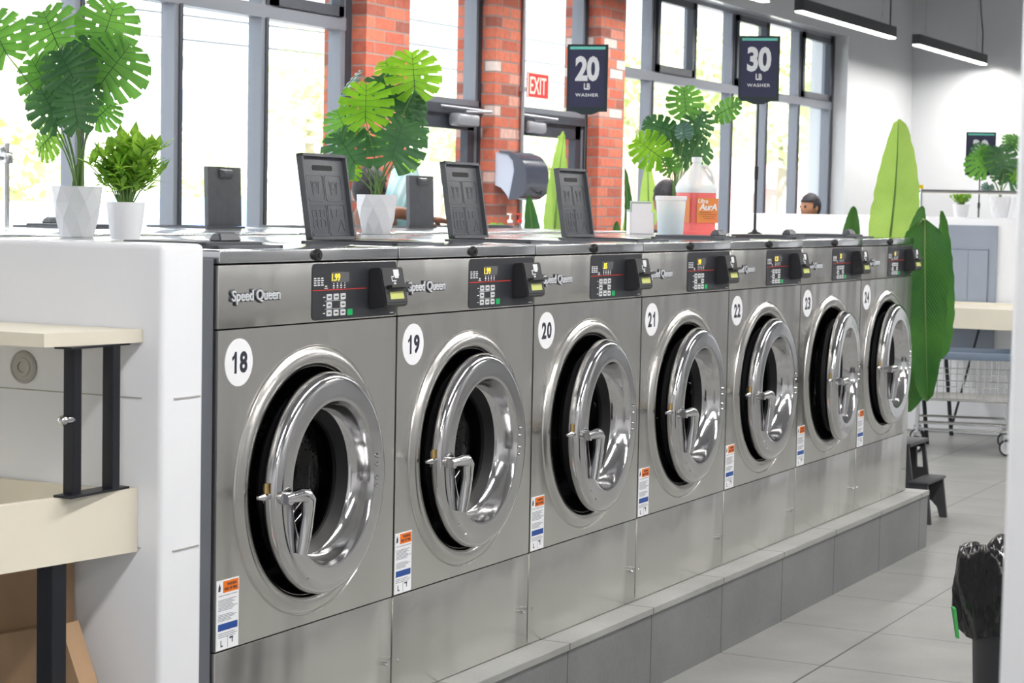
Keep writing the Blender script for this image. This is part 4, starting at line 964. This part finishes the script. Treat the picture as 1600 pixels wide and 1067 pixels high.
# rack seen beyond the half wall
p = at(10, 300, 7.9); rk2 = empty('garment_rack', (p.x, p.y, 0)); tag(rk2, 'chrome garment rack post with a clamp by the left window', 'rack')
MB().tube([(0, 0, .02), (0, 0, 1.68)], .0125, 10).tube([(0, -.9, .02), (0, -.9, 1.68)], .0125, 10) if False else None
MB().tube([(0, 0, .03), (0, 0, 1.69)], .0125, 10).tube([(-.8, .1, .03), (-.8, .1, 1.69)], .0125, 10).tube([(0, 0, .1), (-.8, .1, .1)], .0125, 10).tube([(0, 0, 1.63), (-.8, .1, 1.63)], .009, 8).build('rack_frame', 'wire', rk2)
MB().box(-.022, .018, -.018, .018, 1.61, 1.655, .003).cyl((-.02, 0, 1.66), (-.03, 0, 1.675), .012).build('rack_clamp', 'wire', rk2)
for q in ((0, 0), (-.8, .1)): MB().box(q[0]-.02, q[0]+.02, q[1]-.2, q[1]+.2, .0, .03, .005).build('foot', 'wire', rk2)
# far island washers behind the bulkhead (same machines) and the things on top of it
for i in range(2):
    c = copy_tree(proto); c.location = (10.24+i*.75, .55, 0.0)
    for ch in kids(c):
        pass
    tag(c, 'steel washer of the far island, its top just behind the white half wall', 'washing machine', 'washers of the far island')
struct('wall_island_base', MB().box(10.2, 11.8, .47, 1.6, 0, ZP-.001), 'plinth', 'tiled plinth under the far island', 'plinth', smooth=False)
zt = 1.468
def on_top(px, py, d=13.75): p = at(px, py, d); return V((p.x, p.y, zt))
b = on_top(1503, 335); spiky(V((10.12, b.y, zt)), .11, .085, .12, .09, 26, 'small bushy plant in a white pot on the far half wall', 9)
monstera(1562, 336, 13.62, .15, .14, [
    (1542, 264, 1520, 236, 27, L_, .0, -.3), (1532, 250, 1540, 222, 18, D_, .06, 0), (1568, 262, 1560, 224, 27, D_, -.05, .1), (1580, 232, 1572, 207, 14, L_, .03, .8), (1576, 284, 1592, 250, 26, D_, .05, .4), (1590, 262, 1598, 285, 18, B_, .06, .3), (1583, 230, 1592, 210, 14, L_, .05, .4), (1545, 290, 1540, 302, 10, U_, .04, 0), (1560, 280, 1565, 262, 14, D_, .02, 0)],
    'monstera in a white pot on the far half wall', zbase=zt)
sign((10.3+.12, 1.02, 1.379), '30', 'navy washer sign behind the monstera on the far half wall', zb=1.745, facing=-1.3)
b = on_top(1594, 335); o = MB().hexa([(-.01, -.1, 0), (.01, -.1, 0), (.01, .1, 0), (-.01, .1, 0)], [(.02, -.1, .14), (.03, -.1, .14), (.03, .1, .14), (.02, .1, .14)]).build('framed_card', 'decal', smooth=False); o.location = (10.10, b.y-.10, zt); tag(o, 'pale framed card leaning on the far half wall', 'card')
# ------------------------------------------------------------------ people
def skin_body(name, pts, edges, root_i, mat_, parent, sub=2):
    me = bpy.data.meshes.new(name); me.from_pydata([p[0] for p in pts], edges, []); o = bpy.data.objects.new(name, me); CO.objects.link(o); o.parent = parent
    me.materials.append(M[mat_]); md = o.modifiers.new('skin', 'SKIN'); md.use_smooth_shade = True
    for v, p in zip(me.skin_vertices[0].data, pts): v.radius = p[1]; v.use_root = False
    me.skin_vertices[0].data[root_i].use_root = True
    s_ = o.modifiers.new('sub', 'SUBSURF'); s_.levels = sub; s_.render_levels = sub; return o
def head(parent, c, yaw, skin, hair_len=.0, s=1.0):
    c = V(c); b_ = MB(); g = bmesh.ops.create_uvsphere(b_.b, u_segments=36, v_segments=24, radius=1)['verts']
    for v in g:
        x, y, z = v.co   # face looks to -y
        X = x*.076; Y = y*.096; Z = z*.118
        if z < -.1: X *= 1-.30*(-z-.1); Y = Y*(1-.12*(-z-.1)) - .012*(-z)
        if y < 0: 
            Y *= .96
            nose = math.exp(-((x/.16)**2))*math.exp(-(((z+.12)/.17)**2)); Y -= .020*nose
            for ex_ in (-.42, .42): Y += .008*math.exp(-(((x-ex_)/.2)**2))*math.exp(-(((z-.06)/.12)**2))
            Y -= .006*math.exp(-((x/.3)**2))*math.exp(-(((z+.45)/.07)**2)); Y -= .007*math.exp(-((x/.3)**2))*math.exp(-(((z+.82)/.12)**2))
        v.co = V((X, Y, Z))
    for sx in (-1, 1):
        g = bmesh.ops.create_icosphere(b_.b, subdivisions=2, radius=1)['verts']
        for v in g: v.co = V((sx*.078+v.co.x*.009, .008+v.co.y*.018, -.008+v.co.z*.031))
    Mx = Matrix.Translation(c)@Matrix.Rotation(yaw, 4, 'Z')@Matrix.Scale(s, 4)
    b_.xf(Mx); h = b_.build('head', skin, parent, angle=180)
    for sx in (-1, 1):
        e_ = MB().ico((sx*.031, -.081, .008), .011, 2).xf(Mx); e_.build('eye', 'hair', h)
    MB().box(-.022, .022, -.098, -.09, -.056, -.05, .002).xf(Mx).build('mouth', 'red_ink' if False else 'skin', h)
    hb = MB(); g = bmesh.ops.create_uvsphere(hb.b, u_segments=36, v_segments=20, radius=1)['verts']
    for v in g:
        x, y, z = v.co; v.co = V((x*.084, y*.104+.006, z*.118+.012))
    # keep the cap of hair above the hairline
    dele = [v for v in hb.b.verts if (v.co.z < .045 and v.co.y < -.045) or (v.co.z < -.02-hair_len and v.co.y < .03) or v.co.z < -.07-hair_len]
    bmesh.ops.delete(hb.b, geom=dele, context='VERTS'); hb.xf(Mx); hr = hb.build('hair', 'hair', parent, angle=180, recalc=False)
    sd_ = hr.modifiers.new('thick', 'SOLIDIFY'); sd_.thickness = .008*s; sd_.offset = -1
    return h
def hand(parent, wrist, direction, up, skin, name='hand', curl=.5):
    d = V(direction).normalized(); u = V(up); u = (u-u.dot(d)*d).normalized(); s_ = d.cross(u)
    w = V(wrist); pts = [(w, (.024, .018)), (w+d*.045, (.034, .016)), (w+d*.085, (.038, .014))]; ed = [(0, 1), (1, 2)]
    for i, (o_, l) in enumerate(((-.030, .068), (-.010, .078), (.011, .072), (.030, .056))):
        k = len(pts); b0 = w+d*.085+s_*o_
        pts += [(b0, (.0095, .0095)), (b0+d*l*.45-u*l*.1*curl, (.009, .009)), (b0+d*l*.75-u*l*.45*curl, (.0082, .0082)), (b0+d*l*.85-u*l*.85*curl, (.0068, .0068))]
        ed += [(2, k), (k, k+1), (k+1, k+2), (k+2, k+3)]
    k = len(pts); b0 = w+d*.03-s_*.034
    pts += [(b0, (.012, .012)), (b0+d*.03-s_*.022-u*.01, (.0105, .0105)), (b0+d*.055-s_*.026-u*.025, (.0085, .0085))]; ed += [(1, k), (k, k+1), (k+1, k+2)]
    return skin_body(name, pts, ed, 0, skin, parent, 2)
def person(loc, yaw, hgt, shirt, skin, label, head_yaw=0, arms=None, lean=(0, 0)):
    r = empty('person', loc, yaw); tag(r, label, 'person'); k = hgt/1.75
    def q(x, y, z): return V((x*k+lean[0]*max(0, z-.95)*k, y*k+lean[1]*max(0, z-.95)*k, z*k))
    A = arms or {}
    Lh = A.get('L', [(.21, -.02, 1.40), (.26, 0, 1.13), (.25, -.10, .88)]); Rh = A.get('R', [(-.21, -.02, 1.40), (-.26, 0, 1.13), (-.25, -.10, .88)])
    lean = lean
    pts = [(q(0, 0, .95), (.165*k, .115*k)), (q(0, 0, 1.12), (.14*k, .105*k)), (q(0, 0, 1.30), (.165*k, .115*k)), (q(0, 0, 1.43), (.12*k, .085*k)), (q(0, 0, 1.50), (.058*k, .058*k)), (q(0, -.015, 1.58), (.055*k, .055*k)),
           (q(.1, 0, .86), (.095*k, .095*k)), (q(.105, -.01, .50), (.06*k, .062*k)), (q(.11, .02, .10), (.042*k, .045*k)),
           (q(-.1, 0, .86), (.095*k, .095*k)), (q(-.105, -.01, .50), (.06*k, .062*k)), (q(-.11, .02, .10), (.042*k, .045*k)),
           (q(.17, 0, 1.42), (.06*k, .06*k))]+[(q(*p), (r_*k, r_*k)) for p, r_ in zip(Lh, (.052, .040, .027))]+[(q(-.17, 0, 1.42), (.06*k, .06*k))]+[(q(*p), (r_*k, r_*k)) for p, r_ in zip(Rh, (.052, .040, .027))]
    pts += [(q(.11, -.04, .05), (.04*k, .04*k)), (q(.115, -.15, .035), (.035*k, .03*k)), (q(-.11, -.04, .05), (.04*k, .04*k)), (q(-.115, -.15, .035), (.035*k, .03*k))]
    ed = [(0, 1), (1, 2), (2, 3), (3, 4), (4, 5), (0, 6), (6, 7), (7, 8), (0, 9), (9, 10), (10, 11), (3, 12), (12, 13), (13, 14), (14, 15), (3, 16), (16, 17), (17, 18), (18, 19), (8, 20), (20, 21), (11, 22), (22, 23)]
    skin_body('body', pts, ed, 0, skin, r)
    sh = [(p, (a*1.1, b_*1.12)) for p, (a, b_) in pts[:4]]+[(pts[12][0], (.072*k, .072*k)), (pts[13][0].lerp(pts[14][0], .25), (.06*k, .06*k)), (pts[16][0], (.072*k, .072*k)), (pts[17][0].lerp(pts[18][0], .25), (.06*k, .06*k))]
    skin_body('shirt', sh, [(0, 1), (1, 2), (2, 3), (3, 4), (4, 5), (3, 6), (6, 7)], 0, shirt, r)
    tr_ = [(pts[0][0]-V((0, 0, .02)), (.178*k, .13*k))]+[(pts[i][0], (pts[i][1][0]*1.13, pts[i][1][1]*1.13)) for i in (6, 7, 8, 9, 10, 11)]
    skin_body('trousers', tr_, [(0, 1), (1, 2), (2, 3), (0, 4), (4, 5), (5, 6)], 0, 'jeans', r)
    for s_ in (20, 22):
        skin_body('shoe', [(pts[s_][0]+V((0, .03, .0)), (.048*k, .045*k)), (pts[s_+1][0], (.045*k, .035*k))], [(0, 1)], 0, 'shoe', r)
    head(r, q(0, -.03, 1.64), head_yaw, skin, s=k)
    for w, e_ in ((pts[15][0], pts[14][0]), (pts[19][0], pts[18][0])):
        hand(r, w, (w-e_), V((0, -.2, 1)), skin)
    return r
# person loading the rear row, bag in front of the chest, facing the machines and turned towards the street
def lw(w, loc, yaw, hgt):        # world point into a person's own unit frame
    k = hgt/1.75; v_ = Matrix.Rotation(-yaw, 3, 'Z')@(V(w)-V(loc)); return (v_.x/k, v_.y/k, v_.z/k)
_P1 = ((5.04, 2.70, 0), RD(55), 1.65)
person((5.04, 2.70, 0), RD(55), 1.65, 'mint', 'skin', 'dark-haired person in a pale green top bending behind the middle monstera', head_yaw=RD(20),
       arms={'L': [(.21, -.04, 1.36), (.27, -.2, 1.30), (.22, -.36, 1.40)], 'R': [(-.2, -.03, 1.38), lw(at(612, 330, 9.62), *_P1), lw(at(676, 342, 9.75), *_P1)]})
bg_ = MB(); g = bmesh.ops.create_icosphere(bg_.b, subdivisions=4, radius=1)['verts']
for v in g:
    x, y, z = v.co; w_ = 1+.10*sin(7*x+3*z)+.06*sin(13*y+9*z)
    v.co = V((x*.105*w_*(1.1-.25*z), y*.07*w_, z*.17+.02*sin(9*x)))
bgo = bg_.build('laundry_bag', 'bag', angle=180); p = at(633, 306, 9.9); bgo.location = p; bgo.scale = (1.05, 1.05, 1.1); tag(bgo, 'pale teal and white plastic bag held up by the person behind the monstera', 'bag')
person((12.2, 2.85, 0), RD(-60), 1.62, 'shirt', 'skin2', 'person with short dark hair seen above the far half wall', head_yaw=RD(-60))
person((7.35, 2.05, 0), RD(150), 1.64, 'shirt', 'skin2', 'person whose dark hair shows between the palm leaf and the pink jug', head_yaw=0)
# ------------------------------------------------------------------ street
struct('ground_street', MB().box(-60, 120, 3.9, 140, -.3, -.02), 'street', 'sunlit pale pavement and street outside the windows', 'street')
def tree(x, y, r_, h, label, seed, n=1500, bush=False):
    root = empty('bush' if bush else 'tree', (x, y, -.02)); tag(root, label, 'bush' if bush else 'tree'); rr = random.Random(seed); f = MB()
    blobs = [(rr.uniform(-.5, .5)*r_, rr.uniform(-.5, .5)*r_, h+rr.uniform(-.45, .45)*r_, r_*rr.uniform(.4, .65)) for _ in range(9)]
    for i in range(n):
        bx, by, bz, br = blobs[i % 9]; th = rr.uniform(0, 6.28); z = rr.uniform(-1, 1); q = math.sqrt(1-z*z); rad = br*rr.uniform(.7, 1.05)
        c = V((bx+rad*q*cos(th), by+rad*q*sin(th), bz+rad*z)); a = V((rr.uniform(-1, 1), rr.uniform(-1, 1), rr.uniform(-1, 1))).normalized(); b_ = a.orthogonal().normalized(); s_ = r_*.075*rr.uniform(.6, 1.3)
        f.b.faces.new([f.b.verts.new(c+a*s_), f.b.verts.new(c+b_*s_*.6), f.b.verts.new(c-a*s_), f.b.verts.new(c-b_*s_*.6)])
    f.build('foliage', 'tree', root, smooth=False, recalc=False)
    if not bush: MB().tube([(0, 0, 0), (.1, 0, h*.5), (0, .1, h*.95)], [r_*.09, r_*.07, r_*.04], 10).build('trunk', 'bark', root)
def seen(px, Yw):     # x on the line of sight through pixel px at world depth y = Yw
    d = ((px-800)/FPX*AR+AF); return CAM_LOC.x+d.x*(Yw-CAM_LOC.y)/d.y
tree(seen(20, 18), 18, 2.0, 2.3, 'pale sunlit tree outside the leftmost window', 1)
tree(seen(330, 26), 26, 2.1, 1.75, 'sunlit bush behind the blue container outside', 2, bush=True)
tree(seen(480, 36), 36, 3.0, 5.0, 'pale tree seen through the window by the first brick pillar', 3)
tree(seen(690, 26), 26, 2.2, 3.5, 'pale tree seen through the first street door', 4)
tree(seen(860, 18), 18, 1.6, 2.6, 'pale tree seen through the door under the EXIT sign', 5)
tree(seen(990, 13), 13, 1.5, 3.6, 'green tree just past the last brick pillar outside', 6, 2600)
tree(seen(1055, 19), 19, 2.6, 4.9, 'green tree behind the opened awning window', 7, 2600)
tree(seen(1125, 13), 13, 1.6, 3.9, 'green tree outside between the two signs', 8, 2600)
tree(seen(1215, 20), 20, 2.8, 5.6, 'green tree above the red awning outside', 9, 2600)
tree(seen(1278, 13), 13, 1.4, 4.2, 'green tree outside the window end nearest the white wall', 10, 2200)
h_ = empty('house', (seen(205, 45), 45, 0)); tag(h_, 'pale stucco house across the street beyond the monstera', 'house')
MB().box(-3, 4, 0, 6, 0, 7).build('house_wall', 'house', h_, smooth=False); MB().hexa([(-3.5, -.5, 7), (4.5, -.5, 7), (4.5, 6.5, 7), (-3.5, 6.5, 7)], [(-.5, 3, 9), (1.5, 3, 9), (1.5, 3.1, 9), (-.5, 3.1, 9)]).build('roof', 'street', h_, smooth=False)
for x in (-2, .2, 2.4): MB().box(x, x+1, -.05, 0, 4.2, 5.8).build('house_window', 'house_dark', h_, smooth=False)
ctn = empty('shipping_container', (seen(362, 20), 20, -.02)); tag(ctn, 'pale blue corrugated container in the lot outside', 'container')
c_ = MB().box(-1.2, 1.1, 0, 2.3, 0, 1.55)
for i in range(15): c_.box(-1.17+.155*i, -1.1+.155*i, -.04, 0, .08, 1.5)
c_.build('container_body', 'container', ctn, smooth=False)
def car(px, Yw, lab, s=1.0):
    r = empty('car', (seen(px, Yw), Yw, -.02), RD(8)); tag(r, lab, 'car')
    body = [(-2.1, .35), (-2.15, .7), (-1.9, .9), (-1.3, .98), (-.75, 1.42), (.7, 1.46), (1.35, 1.05), (2.0, .95), (2.15, .6), (2.1, .3)]
    b_ = MB().prism(body, -.85, .85); bmesh.ops.bevel(b_.b, geom=list(b_.b.edges), offset=.06, segments=2, affect='EDGES'); b_.build('car_body', 'car', r)
    MB().prism([(-1.1, 1.0), (-.7, 1.36), (-.1, 1.38), (-.1, 1.0)], -.87, .87).prism([(0, 1.0), (0, 1.38), (.65, 1.38), (1.15, 1.03)], -.87, .87).build('car_window', 'house_dark', r, smooth=False)
    for x in (-1.35, 1.35):
        for y in (-.8, .8): MB().lathe([(.0001, -.1), (.33, -.1), (.33, .1), (.0001, .1)], (x, y, .33), n=24).build('wheel', 'tyre', r)
car(50, 9.5, 'pale car parked outside the leftmost window'); 
# red shop front with striped awning
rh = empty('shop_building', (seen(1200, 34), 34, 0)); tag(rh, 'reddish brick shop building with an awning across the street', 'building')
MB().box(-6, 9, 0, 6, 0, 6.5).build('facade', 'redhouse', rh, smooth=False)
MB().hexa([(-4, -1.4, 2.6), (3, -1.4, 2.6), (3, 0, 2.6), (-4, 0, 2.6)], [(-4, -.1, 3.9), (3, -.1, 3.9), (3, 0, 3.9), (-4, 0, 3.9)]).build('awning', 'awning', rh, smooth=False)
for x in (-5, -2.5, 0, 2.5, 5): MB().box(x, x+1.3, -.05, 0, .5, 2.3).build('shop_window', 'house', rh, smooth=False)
for z, yy in ((5.2, 23), (4.7, 23), (5.8, 23)):
    o = MB().tube([(-30+10*i, yy, z+.25*math.cos(i*.8)+.012*i) for i in range(14)], .02, 5).build('power_line', 'black_metal'); tag(o, 'thin dark overhead power line crossing behind the left windows', 'power line', 'overhead lines')
pl = empty('street_pole', (seen(1165, 16), 16, -.02)); tag(pl, 'white street sign seen from behind outside, between tree and awning', 'street sign')
MB().cyl((0, 0, 0), (0, 0, 2.6), .04).build('post', 'house', pl); MB().lathe([(.0001, -.01), (.38, -.01), (.38, .01), (.0001, .01)], (0, -.05, 2.3), n=8).build('sign_plate', 'house', pl, smooth=False)
